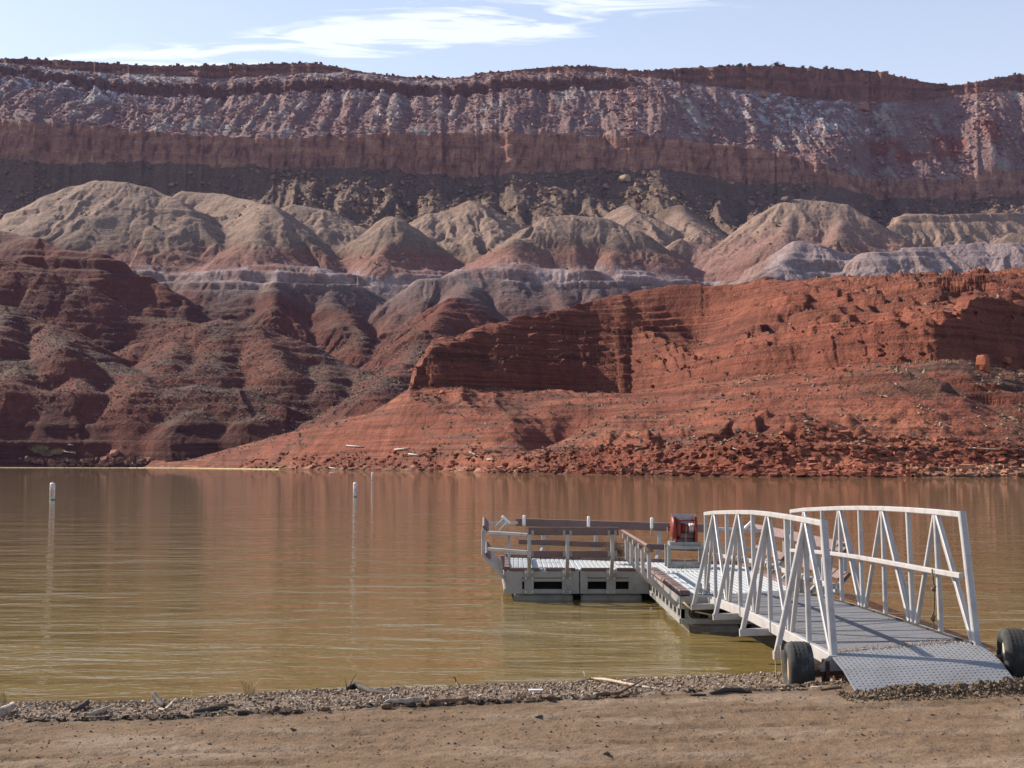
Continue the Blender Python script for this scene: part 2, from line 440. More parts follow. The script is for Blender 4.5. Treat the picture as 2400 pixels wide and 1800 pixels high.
Z = hill(Z, [(2370, 545, 1060), (2420, 560, 1050)], 0.6, 5, 20, 0.115, 5, 152)
# pale-capped bench hills
Z = hill(Z, [(470, 655, 965), (560, 632, 975), (650, 622, 985), (740, 628, 985), (800, 650, 975), (880, 700, 955)], 0.74, 7, 30, 0.160, 3, 160, flat=8)
Z = hill(Z, [(650, 640, 950), (640, 720, 880)], 0.72, 10, 26, 0.200, 3, 164)
Z = hill(Z, [(770, 690, 930), (800, 760, 870)], 0.72, 12, 26, 0.200, 3, 168)
Z = hill(Z, [(930, 665, 1030), (880, 690, 1040)], 1.02, 12, 26, 0.100, 3, 170, flat=10)
Z = hill(Z, [(1020, 655, 950), (1090, 635, 955), (1180, 628, 965), (1280, 632, 970), (1380, 640, 965), (1440, 655, 955), (1480, 690, 945)], 0.76, 7, 28, 0.170, 3, 174, flat=8)
Z = hill(Z, [(1095, 648, 940), (1090, 690, 880), (1060, 700, 850), (1000, 770, 800)], 0.72, 9, 22, 0.140, 3, 178)
Z = hill(Z, [(1300, 660, 930), (1330, 720, 880)], 0.74, 10, 22, 0.200, 3, 180)
Z = hill(Z, [(1870, 567, 930), (1900, 572, 925), (1960, 592, 940), (2040, 600, 990)], 0.72, 5, 20, 0.120, 5, 184, flat=3)
Z = hill(Z, [(1870, 567, 930), (1830, 620, 880), (1790, 650, 850)], 0.60, 6, 18, 0.120, 5, 186)
Z = hill(Z, [(2055, 598, 900), (2110, 588, 905), (2200, 582, 910), (2300, 572, 915), (2350, 575, 905), (2400, 605, 890)], 0.66, 5, 16, 0.160, 5, 188, flat=12)
# dark red hills on the left
Z = hill(Z, [(-150, 560, 930), (0, 540, 925), (90, 560, 915), (150, 585, 905), (225, 592, 900), (250, 640, 885)], 0.85, 12, 26, 0.070, 3, 200)
Z = hill(Z, [(-60, 600, 850), (40, 610, 850), (120, 635, 845), (200, 670, 840), (260, 745, 830)], 0.85, 12, 26, 0.070, 3, 204)
Z = hill(Z, [(262, 625, 905), (330, 645, 895), (385, 668, 885), (430, 705, 870), (500, 770, 850)], 0.72, 4, 24, 0.070, 5, 208)
Z = hill(Z, [(330, 645, 895), (270, 720, 860)], 0.6, 6, 24, 0.070, 5, 210)
Z = hill(Z, [(-80, 700, 800), (20, 720, 800), (110, 760, 795), (190, 800, 785), (250, 850, 775)], 1.0, 26, 26, 0.070, 2, 214)
Z = hill(Z, [(200, 770, 835), (300, 740, 835), (400, 745, 835), (480, 760, 825)], 1.0, 24, 26, 0.070, 2, 218)
Z = hill(Z, [(360, 800, 800), (440, 768, 805), (520, 750, 808), (600, 762, 805), (660, 790, 800)], 1.0, 40, 30, 0.070, 2, 222)
Z = hill(Z, [(660, 790, 800), (760, 840, 795), (860, 870, 785), (945, 918, 775)], 1.0, 26, 24, 0.070, 2, 226)
Z = hill(Z, [(-100, 850, 760), (60, 845, 765), (180, 862, 768), (300, 866, 770), (420, 880, 768)], 1.0, 30, 26, 0.070, 2, 230)
Z = hill(Z, [(-100, 880, 735), (40, 900, 738), (160, 925, 735), (250, 970, 730)], 1.0, 20, 22, 0.070, 2, 234)
Z = hill(Z, [(310, 960, 742), (380, 915, 750), (460, 903, 755), (560, 915, 755), (640, 950, 748), (690, 990, 742)], 1.0, 34, 26, 0.070, 2, 238)
Z = hill(Z, [(640, 900, 790), (760, 930, 775), (850, 950, 770)], 1.0, 22, 20, 0.070, 2, 242)
Z = hill(Z, [(-100, 985, 712), (30, 1000, 712), (110, 1030, 712)], 0.95, 12, 16, 0.070, 2, 246)
Z = hill(Z, [(430, 1030, 728), (490, 1012, 730), (540, 1030, 728)], 0.95, 10, 16, 0.070, 2, 248)
Z = hill(Z, [(235, 1030, 722), (290, 1014, 722), (350, 1020, 722)], 0.95, 13, 22, 0.070, 2, 250)
Z = hill(Z, [(930, 860, 860), (880, 830, 870), (840, 840, 870)], 0.6, 8, 20, 0.070, 3, 254)
Z = hill(Z, [(1000, 800, 800), (960, 850, 770), (900, 900, 740)], 0.6, 8, 20, 0.070, 3, 256)

for pts_, s_, r_, sd_ in (
    ([(90, 560, 915), (70, 640, 885)], 0.8, 9, 260), ([(150, 585, 905), (190, 660, 875)], 0.85, 8, 262),
    ([(110, 760, 795), (150, 815, 778)], 0.95, 12, 264), ([(20, 720, 800), (-10, 790, 782)], 0.95, 12, 266),
    ([(520, 750, 808), (500, 850, 786)], 0.85, 20, 268), ([(600, 762, 805), (665, 865, 780)], 0.9, 16, 270), ([(440, 768, 805), (400, 840, 786)], 0.9, 14, 272),
    ([(60, 845, 765), (20, 890, 750)], 0.95, 14, 274), ([(300, 866, 770), (335, 905, 757)], 0.95, 14, 276), ([(180, 862, 768), (190, 905, 754)], 0.95, 12, 278),
    ([(460, 903, 755), (450, 965, 739)], 0.95, 16, 280), ([(560, 915, 755), (605, 975, 739)], 0.95, 14, 282), ([(860, 870, 785), (885, 940, 768)], 0.9, 12, 284), ([(760, 840, 795), (770, 900, 776)], 0.9, 12, 286),
    ([(560, 632, 975), (515, 720, 930), (500, 790, 890)], 0.78, 7, 161), ([(740, 628, 985), (800, 720, 930), (850, 800, 880)], 0.78, 7, 163), ([(1180, 628, 965), (1200, 700, 920)], 0.78, 7, 165), ([(1380, 640, 965), (1400, 690, 930)], 0.78, 7, 167),
    ([(225, 424, 1155), (180, 500, 1118), (140, 560, 1088)], 0.72, 8, 101), ([(345, 440, 1143), (335, 520, 1100), (300, 600, 1060)], 0.74, 8, 103),
    ([(928, 512, 1082), (895, 600, 1040)], 0.74, 7, 121), ([(1420, 513, 1090), (1440, 590, 1052)], 0.76, 8, 131), ([(1870, 467, 1130), (1835, 545, 1080)], 0.72, 8, 145), ([(330, 645, 895), (350, 720, 865)], 0.8, 7, 209)):
    st_ = 26 if sd_ < 160 else (20 if sd_ < 200 else 13)
    Z = hill(Z, [(a, b_, d_ - st_ * i) for i, (a, b_, d_) in enumerate(pts_)], s_, r_, 24, 0.06, 3, sd_)
# bench-forming strata: thin hard beds stand out as pale ledges
def bed(Z, zc, w, amt, m):
    """flatten just above zc and steepen just below it"""
    q = (Z - zc) / w
    return Z + m * amt * np.exp(-q * q) * np.tanh(q * 2.0 + 1.0)
mid = sstep(960, 1010, gy) * (1 - sstep(1180, 1230, gy))
zn = 3.0 * fbm(gx / 120, gy / 120, 2, 300)
for zc_, w_, a_ in ((158, 5.0, 4.6), (148, 3.0, 2.4), (166, 2.5, 1.8)):
    Z = bed(Z, zc_ + zn, w_, a_, mid * sstep(-0.35, 0.15, gn(gx / 34, gy / 60, 305)))
mm = (1 - sstep(960, 1010, gy))
for zc_, w_, a_ in ((12, 2.5, 1.4), (22, 3, 1.4), (38, 3, 1.0), (52, 3, 0.9), (70, 3.5, 0.8)):
    Z = bed(Z, zc_ + 0.5 * zn, w_, a_, mm * (0.4 + 0.6 * sstep(-0.1, 0.3, gn(gx / 60, gy / 60, 310 + zc_))))
far_m = sstep(1240, 1270, gy) * (1 - sstep(1420, 1460, gy))
Z = bed(Z, 255 + zn, 4, 4, far_m * (X > 1950)); 
Z = bed(Z, 238 + zn, 3, 3.0, (gy > 1190) * (gy < 1275) * (X < 520))

# --- the near red spit on the right
shoreD = f_shore(X, U * _sh0)
baseD = f_base(X, U * _ba0)
zbase = lin(X, [300, 420, 560, 690, 870, 960, 1040, 1300, 1600, 1750, 2000, 2250, 2400, 4000],
               [1.0, 3.0, 7.0, 14.0, 19.5, 26.5, 27, 27, 26, 26, 26, 27, 26, 26])
ztop = lin(X, [300, 900, 950, 975, 1010, 1060, 1130, 1230, 1330, 1450, 1550, 1600, 1640, 1700, 1760, 1900, 2050, 2250, 2300, 2400, 4000],
              [0, 0, 18, 33, 40, 43, 47, 51, 55, 55, 47, 41, 36, 33, 33, 34, 36, 38, 44, 45, 40])
crestD = f_cr(X)
Ycr = lin(X, [300, 420, 560, 690, 870, 955, 965, 1010, 1130, 1230, 1330, 1400, 1500, 1600, 1700, 1850, 1930, 2050, 2200, 2400, 4000],
             [1100, 1085, 1045, 1010, 965, 925, 868, 803, 764, 742, 722, 703, 678, 667, 662, 655, 652, 654, 648, 644, 655])
zcr = zof(Ycr, crestD)
zcr = np.maximum(zcr, np.maximum(ztop, zbase) * 0.999)
s1 = gy - shoreD
rub = lin(X, [300, 700, 1000, 1300, 1700, 2100, 2400, 4000], [2.2, 3.4, 4.2, 4.6, 5.2, 5.2, 5.0, 5])
w1 = 17.0
q1 = np.clip(s1 / w1, 0, 1)
sl = np.clip((s1 - w1) / np.maximum(baseD - shoreD - w1, 5), 0, 1)
low = np.where(s1 < 0, np.maximum(s1 * 0.35, -5), np.where(s1 < w1, rub * (0.55 * q1 + 0.45 * sstep(0.55, 0.95, q1)), rub + (zbase - rub) * (0.80 * sl + 0.20 * sl ** 1.5 + 0.11 * np.sin(np.pi * sl))))
# rounded outcrops along the foot of the slope, and coves cut into it
oc = np.exp(-((X - 1830) / 190) ** 2) + 0.7 * np.exp(-((X - 1480) / 110) ** 2)
knob = np.clip(fbm(gx / 7.5, gy / 14, 3, 411) + 0.25, 0, 1)
low = low + oc * 3.4 * sstep(0.25, 0.6, knob) * np.exp(-((s1 - 27) / 11) ** 2)
low = low + (rdg(gx / 26 + gy / 60, gy / 75, 3, 415) - 0.45) * 4.6 * np.sin(np.pi * np.clip(sl, 0, 1)) ** 0.7
low = low - 10.5 * np.exp(-((X - 1330 - (gy - 340) * 1.6) / 85) ** 2 - ((gy - 335) / 22) ** 2)
low = low - 8.0 * np.exp(-((X - 1590) / 90) ** 2 - ((gy - 292) / 13) ** 2)
low = low + 2.2 * np.exp(-((X - 2100) / 260) ** 2) * np.sin(np.pi * sl)
hc = np.maximum(ztop - zbase, 0)
cw = np.clip(hc * (0.60 + 0.80 * sstep(980, 1120, X) * (1 - sstep(1600, 1700, X))), 0.5, CW_R)
jagr = 1.8 * cellv(gx / 11, 2) + 0.7 * cellv(gx / 3.7, 5) + 0.8 * rdg(gx / 9, gy * 0, 2, 406)
c1 = np.clip((gy - baseD - jagr * np.clip(hc / 10, 0, 1)) / cw, 0, 1)
tall = np.clip((hc - 9) / 6, 0, 1)
st_a = stairs(c1, 5.0, gn(gx / 25, gx * 0, 3) * 0.5, 0.8)
st_b = np.where(c1 < 0.16, 0.32 * (c1 / 0.16), 0.32 + 0.68 * stairs(np.clip((c1 - 0.16) / 0.84, 0, 1), 6.0, gn(gx / 30, gx * 0, 4) * 0.8 + gx / 90, 0.88))
st = st_a + (st_b - st_a) * tall
t3 = np.clip((gy - baseD - cw) / np.maximum(crestD - baseD - cw, 4), 0, 1)
zt_ = np.maximum(ztop, zbase)
pw = 1 + 4.0 * np.exp(-((X - 1625) / 80) ** 2)
t3w = t3 ** pw
upper = zt_ + (zcr - zt_) * (0.72 * t3w + 0.28 * np.sin(t3w * np.pi / 2))
upn = (rdg(gx / 21 + gy / 55, gy / 85, 3, 421) - 0.45) * 8.0 * np.sin(np.pi * np.clip(t3 * 0.93 + 0.05, 0, 1)) ** 0.8
upper = upper + upn * (X > 940) * (0.25 + 0.75 * sstep(1560, 1720, X))
upk = sstep(0.0, 0.35, fbm(gx / 11 + gy / 50, gy / 16, 3, 423))
upper = upper + sstep(1640, 1720, X) * 2.4 * (upk - 0.4) * np.sin(np.pi * np.clip(t3 / 0.62, 0, 1)) ** 0.8
R = np.where(gy < baseD, low, np.where(gy < baseD + cw, zbase + (zt_ - zbase) * st, upper - (1 - st) * (zt_ - zbase) * (1 - sstep(0.0, 0.5, t3))))
back = zcr - (gy - crestD) * 0.42 - 0.004 * (gy - crestD) ** 2
R = np.where(gy > crestD, back, R)
# fine bedding steps of the red beds, more pronounced in places
stepm = sstep(-0.25, 0.35, fbm(gx / 40, gy / 40, 2, 431)) * (X > 700)
for zc_ in (4.2, 31, 37, 44, 48.5, 52, 55.5, 59, 62.5, 66):
    wz = 1.5 if zc_ > 10 else 0.7
    R = bed(R, zc_ + 0.8 * gn(gx / 70, gy / 70, 433), wz, wz * 1.0, stepm * (0.35 + 0.65 * sstep(-0.2, 0.4, gn(gx / 30, gy / 30, 440 + zc_))))
R = R + sstep(0.12, 0.35, np.abs(R - 8) / 20) * stepm * (1.15 * fbm(gx / 17, R / 2.6 + gy / 60, 2, 447) + 0.5 * gn(gx / 6, R / 1.1, 449)) * (gy < crestD + 3)
det = fbm(gx / 3.2, gy / 3.2, 3, 451) * 0.32
shoretex = np.exp(-((s1 - 8) / 9) ** 2) * (0.8 * np.abs(fbm(gx / 1.8, gy / 2.6, 2, 455)) + 0.35 * np.floor(3 * gn(gx / 9, gy / 1.6, 457)) / 3)
R = R + det * (s1 > 4) + shoretex * (s1 > 0)
hs = 3.1
nz = 1.6 * gn(gx / 50, gy / 50, 471) + 0.7 * fbm(gx / 12, gy / 12, 2, 472)
q_ = (R + nz) / hs; f_ = q_ - np.floor(q_)
kk_ = 0.80 * sstep(27, 30, R) * sstep(-0.25, 0.15, fbm(gx / 32, gy / 24, 2, 473) + 0.15) + 0.30 * sstep(6, 9, R) * (1 - sstep(25, 28, R)) * sstep(0.0, 0.35, gn(gx / 30, gy / 22, 474))
kk_ = kk_ * (gy < crestD + 6) * (X > 940)
kk_ = kk_ * (1 - sstep(-14, -2, gy - crestD) * (X < 1650))
R = hs * (np.floor(q_) + (1 - kk_) * f_ + kk_ * sstep(0.60, 0.93, f_)) - nz
isR = (R > Z)
Z = np.maximum(Z, R)
Z = np.where((gy > 700) & (gy < 1340), Z + 0.28 * fbm(gx / 4, gy / 4, 2, 461), Z)
Z = np.where((gy > 700) & (gy < 1340) & (Z > 4), Z + (0.35 + 0.5 * mm) * fbm(gx / 26, Z / 3.4 + gy / 90, 2, 463), Z)
Z = np.maximum(Z, -6)

# ---- albedo of the ground at every point (rock and soil colours only)
n_big = fbm(gx / 60, gy / 60, 3, 501); n_med = fbm(gx / 14, gy / 14, 3, 502); n_fine = fbm(gx / 3.5, gy / 3.5, 2, 503)
dzy, dzx = np.gradient(Z)
hy = np.maximum(np.gradient(gy, axis=0), 0.05); hx = np.maximum(np.gradient(gx, axis=1), 0.05)
slope = np.hypot(dzy / hy, dzx / hx)
def c3(r, g, b): return np.array([r, g, b])
def mixv(A, B, t): return A + (B - A) * t[..., None]
RED = c3(0.29, 0.094, 0.058); REDORANGE = c3(0.36, 0.130, 0.078); DARKRED = c3(0.120, 0.040, 0.029); SCRUB = c3(0.120, 0.080, 0.058)
TAN = c3(0.32, 0.22, 0.170); PINK = c3(0.30, 0.16, 0.135); LAV = c3(0.44, 0.335, 0.325); GREYP = c3(0.22, 0.165, 0.155)
CLIFF = c3(0.40, 0.205, 0.155); CLIFFO = c3(0.58, 0.34, 0.22); TAL = c3(0.215, 0.145, 0.108); UPT = c3(0.315, 0.195, 0.178); PALE = c3(0.44, 0.37, 0.34); SNOW = c3(0.75, 0.78, 0.85)
C = np.zeros(Z.shape + (3,)) + TAL
# apron rubble, with bare tan spurs
C = mixv(C, np.broadcast_to(TAN * 0.85, C.shape), sstep(0.1, 0.5, rib + n_med * 0.5 - 0.35) * (gy < 1570) * 0.8)
# upper talus
mU = (gy > Dc + CW_M - 1)
CU = mixv(np.broadcast_to(UPT, C.shape), np.broadcast_to(PALE, C.shape), sstep(0.15, 0.6, n_big + spur * 0.9 - 0.55 + 0.3 * n_med) * 0.75)
CU = mixv(CU, np.broadcast_to(c3(0.30, 0.12, 0.085), C.shape), sstep(1950, 2060, X) * sstep(0.2, 0.5, n_big + 0.3) * sstep(0.15, 0.3, t2) * (1 - sstep(0.45, 0.6, t2)))
C = np.where(mU[..., None], CU, C)
snow = sstep(0.05, 0.35, n_med * 0.7 + n_fine * 0.5 + 0.0) * sstep(0.35, 0.7, t2) * (np.exp(-((X - 60) / 330) ** 2) + 0.8 * np.exp(-((X - 1870) / 170) ** 2) + 0.35 * np.exp(-((X - 850) / 160) ** 2))
C = mixv(C, np.broadcast_to(SNOW, C.shape), np.clip(snow * 0.8, 0, 0.85) * mU * (gy < Dr))
strat = 0.5 + 0.5 * np.sin(Z / 2.3 + 1.5 * gn(gx / 50, Z / 9, 510))
mC = (gy > Dc - 1) & (gy < Dc + CW_M + 0.5)
CC = mixv(np.broadcast_to(CLIFF, C.shape), np.broadcast_to(CLIFFO, C.shape), sstep(0.4, 1.0, strat) * 0.45 + 0.5 * sstep(0.1, 0.6, gn(gx / 16, Z / 30, 511)))
CC = mixv(CC, np.broadcast_to(c3(0.10, 0.055, 0.05), C.shape), sstep(0.15, 0.5, fbm(gx / 8, Z / 22, 3, 512)) * 0.6)
CC = CC * (1 + 0.28 * fbm(gx / 30, Z / 14, 3, 514))[..., None]
C = np.where(mC[..., None], CC, C)
mR = (gy > Dr - 1)
C = np.where(mR[..., None], mixv(np.broadcast_to(c3(0.36, 0.17, 0.12), C.shape), np.broadcast_to(c3(0.22, 0.12, 0.09), C.shape), sstep(0.2, 0.8, strat)), C)
lmask = ledm * sstep(1830, 1834, gy) * (1 - sstep(1844, 1850, gy))
C = mixv(C, np.broadcast_to(c3(0.17, 0.08, 0.055), C.shape), lmask * 0.9)
# middle hills by height: red base, grey-pink slope, pale bed, pink, tan top
zz = Z - zn
mid_c = np.zeros_like(C)
stops = [(20, DARKRED), (70, DARKRED), (94, c3(0.20, 0.072, 0.048)), (112, c3(0.17, 0.085, 0.070)), (136, c3(0.165, 0.10, 0.092)), (148, GREYP * 0.9), (152, c3(0.33, 0.23, 0.215)),
         (158, LAV), (164, LAV * 0.9), (168, PINK), (184, c3(0.27, 0.13, 0.10)), (200, c3(0.24, 0.165, 0.125)), (216, TAN), (250, TAN * 1.06), (290, TAN * 0.95)]
xs_ = [s_[0] for s_ in stops]
zq = zz + 5 * n_med + 9 * n_big
for ch in range(3):
    mid_c[..., ch] = np.interp(zq, xs_, [s_[1][ch] for s_ in stops])
thin = sstep(-0.1, 0.35, gn(gx / 30, gy / 50, 530)) * (zq > 154) * (zq < 167)
mid_c = mixv(mid_c, np.broadcast_to(c3(0.25, 0.14, 0.12), C.shape), thin * 0.75)
# the pink hill on the right of the middle row
pk = sstep(1560, 1640, X) * (1 - sstep(2100, 2200, X)) * sstep(1120, 1150, gy)
mid_c = mixv(mid_c, np.broadcast_to(c3(0.33, 0.185, 0.155), C.shape), pk * (1 - sstep(195, 240, zq)) * 0.9)
lv = sstep(1780, 1830, X) * (gy > 900) * (gy < 1095) * sstep(106, 124, zq)
mid_c = mixv(mid_c, np.broadcast_to(c3(0.33, 0.255, 0.255), C.shape), lv * 0.9)
gsl = sstep(0.9, 1.5, slope) * (zz > 132) * (zz < 170)
mid_c = mixv(mid_c, np.broadcast_to(c3(0.30, 0.19, 0.15), C.shape), gsl * 0.6)
mM = sstep(1315, 1340, gy + 14 * n_med)
C = np.where((gy < 1340)[..., None], mixv(mid_c, C, mM), C)
# left red hills
lr = (1 - sstep(1000, 1050, gy + 14 * n_big)) * (1 - sstep(760, 900, X))
redc = mixv(np.broadcast_to(c3(0.165, 0.052, 0.034), C.shape), np.broadcast_to(DARKRED, C.shape), sstep(-0.2, 0.5, n_big))
flatm = 1 - sstep(0.45, 0.75, slope)
redc = mixv(redc, np.broadcast_to(SCRUB, C.shape), flatm * sstep(-0.5, 0.3, n_big + 0.3 * n_med) * 0.8)
C = mixv(C, redc, np.maximum(lr, (gy < 960) * 1.0) * (1 - 0 * X))
# near spit
RR = mixv(np.broadcast_to(RED, C.shape), np.broadcast_to(REDORANGE, C.shape), sstep(-0.1, 0.6, n_big + 0.4 * n_med))
RR = mixv(RR, np.broadcast_to(DARKRED, C.shape), sstep(0.2, 0.9, strat) * sstep(0.3, 0.9, slope) * 0.35)
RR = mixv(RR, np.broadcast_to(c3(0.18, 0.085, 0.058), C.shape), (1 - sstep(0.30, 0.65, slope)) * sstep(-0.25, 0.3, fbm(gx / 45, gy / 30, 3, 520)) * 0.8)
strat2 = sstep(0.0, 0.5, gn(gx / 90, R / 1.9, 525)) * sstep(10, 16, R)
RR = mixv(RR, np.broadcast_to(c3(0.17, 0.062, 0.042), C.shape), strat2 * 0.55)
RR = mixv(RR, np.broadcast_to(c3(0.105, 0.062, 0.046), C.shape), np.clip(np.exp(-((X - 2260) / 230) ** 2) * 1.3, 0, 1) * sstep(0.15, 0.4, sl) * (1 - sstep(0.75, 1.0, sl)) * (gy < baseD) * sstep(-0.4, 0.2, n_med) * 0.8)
cliffR = (gy > baseD - 1) & (gy < baseD + cw + 2)
RR = np.where(cliffR[..., None], RR * (0.82 + 0.25 * strat[..., None]), RR)
sand = sstep(0.0, 0.3, gn(gx / 16, gy / 6, 523)) * (s1 < 9) * (s1 > -1)
sand = np.maximum(sand, sstep(2100, 2250, X) * (s1 < 8) * (s1 > -1)) * (1 - sstep(1250, 1400, X) * (1 - sstep(2000, 2200, X)))
RR = mixv(RR, np.broadcast_to(c3(0.45, 0.24, 0.155), C.shape), sand * 0.8)
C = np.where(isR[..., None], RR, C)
wet = ((Z < 0.35) & (Z > -2)) * 1.0
C = C * (1 - 0.45 * wet[..., None])
C = C * (1 + 0.16 * n_fine[..., None] + 0.12 * n_med[..., None])
C = np.clip(C * 0.72, 0.01, 0.85)

def terrain_mat(name, b1s, b1d, b2s, b2d, rock, bz=0.55, lo=0.80, bf=0.6):
    m, t, b = mat_new(name)
    at = t.nodes.new('ShaderNodeAttribute'); at.attribute_name = 'albedo'
    geo = t.nodes.new('ShaderNodeNewGeometry')
    v = geo.outputs['Position']
    n1 = noise_node(t, b1s, 5, 0.65, v); n2 = noise_node(t, b2s, 6, 0.7, v)
    vo = t.nodes.new('ShaderNodeTexVoronoi'); vo.inputs['Scale'].default_value = b2s * 1.2; t.links.new(v, vo.inputs['Vector'])
    f1 = ramp(t, n2.outputs['Fac'], [(0.30, (0.62, 0.62, 0.62)), (0.5, (1, 1, 1)), (0.72, (1.28, 1.25, 1.2))])
    c1 = mixc(t, 1.0, at.outputs['Color'], f1, 'MULTIPLY')
    # bedding lines by height
    sp = t.nodes.new('ShaderNodeSeparateXYZ'); t.links.new(v, sp.inputs[0])
    cb = t.nodes.new('ShaderNodeCombineXYZ')
    for i, k_ in (('X', 0.02), ('Y', 0.02), ('Z', bz)):
        mm_ = t.nodes.new('ShaderNodeMath'); mm_.operation = 'MULTIPLY'; mm_.inputs[1].default_value = k_
        t.links.new(sp.outputs[i], mm_.inputs[0]); t.links.new(mm_.outputs[0], cb.inputs[i])
    nb = noise_node(t, 1.0, 5, 0.7, cb.outputs[0])
    f2 = ramp(t, nb.outputs['Fac'], [(0.40, (lo, lo * 0.97, lo * 0.96)), (0.53, (1, 1, 1)), (0.68, (1.14, 1.12, 1.10))])
    c2 = mixc(t, bf, c1, f2, 'MULTIPLY')
    t.links.new(c2, b.inputs['Base Color'])
    b.inputs['Roughness'].default_value = 0.95; b.inputs['Specular IOR Level'].default_value = 0.15
    nn = bump(t, b, nb.outputs['Fac'], 0.9, rock)
    nn = bump(t, b, n1.outputs['Fac'], 1.0, b1d, nn)
    nn = bump(t, b, vo.outputs['Distance'], 0.9, b2d * 0.6, nn)
    bump(t, b, n2.outputs['Fac'], 1.0, b2d, nn)
    return m
M_NEAR = terrain_mat('red_rock_ground', 0.35, 0.9, 1.3, 0.28, 0.6, 1.1, 0.55, 0.85)
M_MID = terrain_mat('badland_ground', 0.12, 1.6, 0.45, 0.5, 0.8)
M_FAR = terrain_mat('mesa_rock', 0.10, 2.6, 0.30, 1.3, 2.0)

vid = np.arange(nr * nc).reshape(nr, nc)
pos = np.stack([gx, gy, Z], -1)
def cut(name, r0, r1, mat):
    vv = pos[r0:r1 + 1].reshape(-1, 3); cc = C[r0:r1 + 1].reshape(-1, 3)
    rows = r1 - r0 + 1
    ii = np.arange(rows * nc).reshape(rows, nc)
    f = np.stack([ii[:-1, :-1], ii[:-1, 1:], ii[1:, 1:], ii[1:, :-1]], -1).reshape(-1, 4)
    zq_ = vv[:, 2][f].max(axis=1)
    f = f[zq_ > -3.5]
    used = np.unique(f); remap = np.full(len(vv), -1, dtype=np.int64); remap[used] = np.arange(len(used))
    me = mesh_np(name, vv[used], remap[f])
    set_col(me, cc[used])
    o = link(name, me, mat); tag(o, kind='structure')
    return o
rA = int(np.where(dmax <= 690.5)[0][-1]); rB = int(np.where(dmax <= 1340.5)[0][-1])
o_red = cut('red_headland', 0, rA, M_NEAR); o_hill = cut('badland_hills', rA, rB, M_MID); o_mesa = cut('mesa', rB, nr - 1, M_FAR)

def ground_z(x, y):
    """height of the far shore at world x, y (arrays)"""
    x = np.atleast_1d(x); y = np.atleast_1d(y)
    ci = np.clip(np.searchsorted(us, x / y), 0, nc - 1)
    z = np.zeros(len(x)); sl_ = np.zeros(len(x)); cc = np.zeros((len(x), 3))
    for c_ in np.unique(ci):
        k = np.where(ci == c_)[0]
        z[k] = np.interp(y[k], D[:, c_], Z[:, c_])
        ri = np.clip(np.searchsorted(D[:, c_], y[k]), 0, nr - 1)
        sl_[k] = slope[ri, c_]; cc[k] = C[ri, c_]
    return z, sl_, cc
# ------------------------------------------------------------------ loose rock and scrub on the far shore
R0 = np.random.RandomState(11)
BOXF = np.array([[0, 3, 2], [0, 2, 1], [4, 5, 6], [4, 6, 7], [0, 1, 5], [0, 5, 4], [1, 2, 6], [1, 6, 5], [2, 3, 7], [2, 7, 6], [3, 0, 4], [3, 4, 7]])
BOXV = np.array([[-1, -1, -1], [1, -1, -1], [1, 1, -1], [-1, 1, -1], [-1, -1, 1], [1, -1, 1], [1, 1, 1], [-1, 1, 1]]) * 0.5
OCTV = np.array([[1, 0, 0], [0, 1, 0], [-1, 0, 0], [0, -1, 0], [0, 0, 1], [0, 0, -1]]) * 0.5
OCTF = np.array([[0, 1, 4], [1, 2, 4], [2, 3, 4], [3, 0, 4], [1, 0, 5], [2, 1, 5], [3, 2, 5], [0, 3, 5]])
def scatter(name, p, size, col, mat, shape='box', flat=0.6, sink=0.2, jit=0.22, smooth=False, tilt=0.35, rs=None):
    rs = rs or R0
    V0, F0 = (BOXV, BOXF) if shape == 'box' else (OCTV, OCTF)
    n = len(p); k = len(V0)
    V = np.repeat(V0[None], n, 0) + rs.uniform(-jit, jit, (n, k, 3)) * 0.5
    sc = size[:, None] * np.stack([rs.uniform(0.7, 1.3, n), rs.uniform(0.7, 1.3, n), flat * rs.uniform(0.7, 1.3, n)], 1)
    V = V * sc[:, None, :]
    a = rs.uniform(0, 6.283, n); tx = rs.normal(0, tilt, n); ty = rs.normal(0, tilt, n)
    def rot(V, i, j, a):
        c, s_ = np.cos(a)[:, None], np.sin(a)[:, None]
        x, y = V[..., i].copy(), V[..., j].copy()
        V[..., i] = c * x - s_ * y; V[..., j] = s_ * x + c * y
    rot(V, 1, 2, tx); rot(V, 0, 2, ty); rot(V, 0, 1, a)
    V = V + p[:, None, :]; V[..., 2] += (size * flat * (0.5 - sink))[:, None]
    F = (F0[None] + (np.arange(n) * k)[:, None, None]).reshape(-1, 3)
    me = mesh_np(name, V.reshape(-1, 3), F, smooth)
    set_col(me, np.repeat(col, k, axis=0))
    return link(name, me, mat)
def attr_mat(name, rough=0.95, ns=1.5, amt=0.5, bs=0.0):
    m, t, b = mat_new(name)
    at = t.nodes.new('ShaderNodeAttribute'); at.attribute_name = 'albedo'
    geo = t.nodes.new('ShaderNodeNewGeometry')
    n1 = noise_node(t, ns, 4, 0.6, geo.outputs['Position'])
    f1 = ramp(t, n1.outputs['Fac'], [(0.3, (0.65, 0.65, 0.65)), (0.55, (1, 1, 1)), (0.75, (1.25, 1.22, 1.18))])
    t.links.new(mixc(t, amt, at.outputs['Color'], f1, 'MULTIPLY'), b.inputs['Base Color'])
    b.inputs['Roughness'].default_value = rough; b.inputs['Specular IOR Level'].default_value = 0.15
    if bs: bump(t, b, n1.outputs['Fac'], 0.6, bs)
    return m
M_ROCK = attr_mat('loose_rock', 0.95, 1.2, 0.5)
M_SCRUB = attr_mat('dry_scrub', 1.0, 3.0, 0.6)
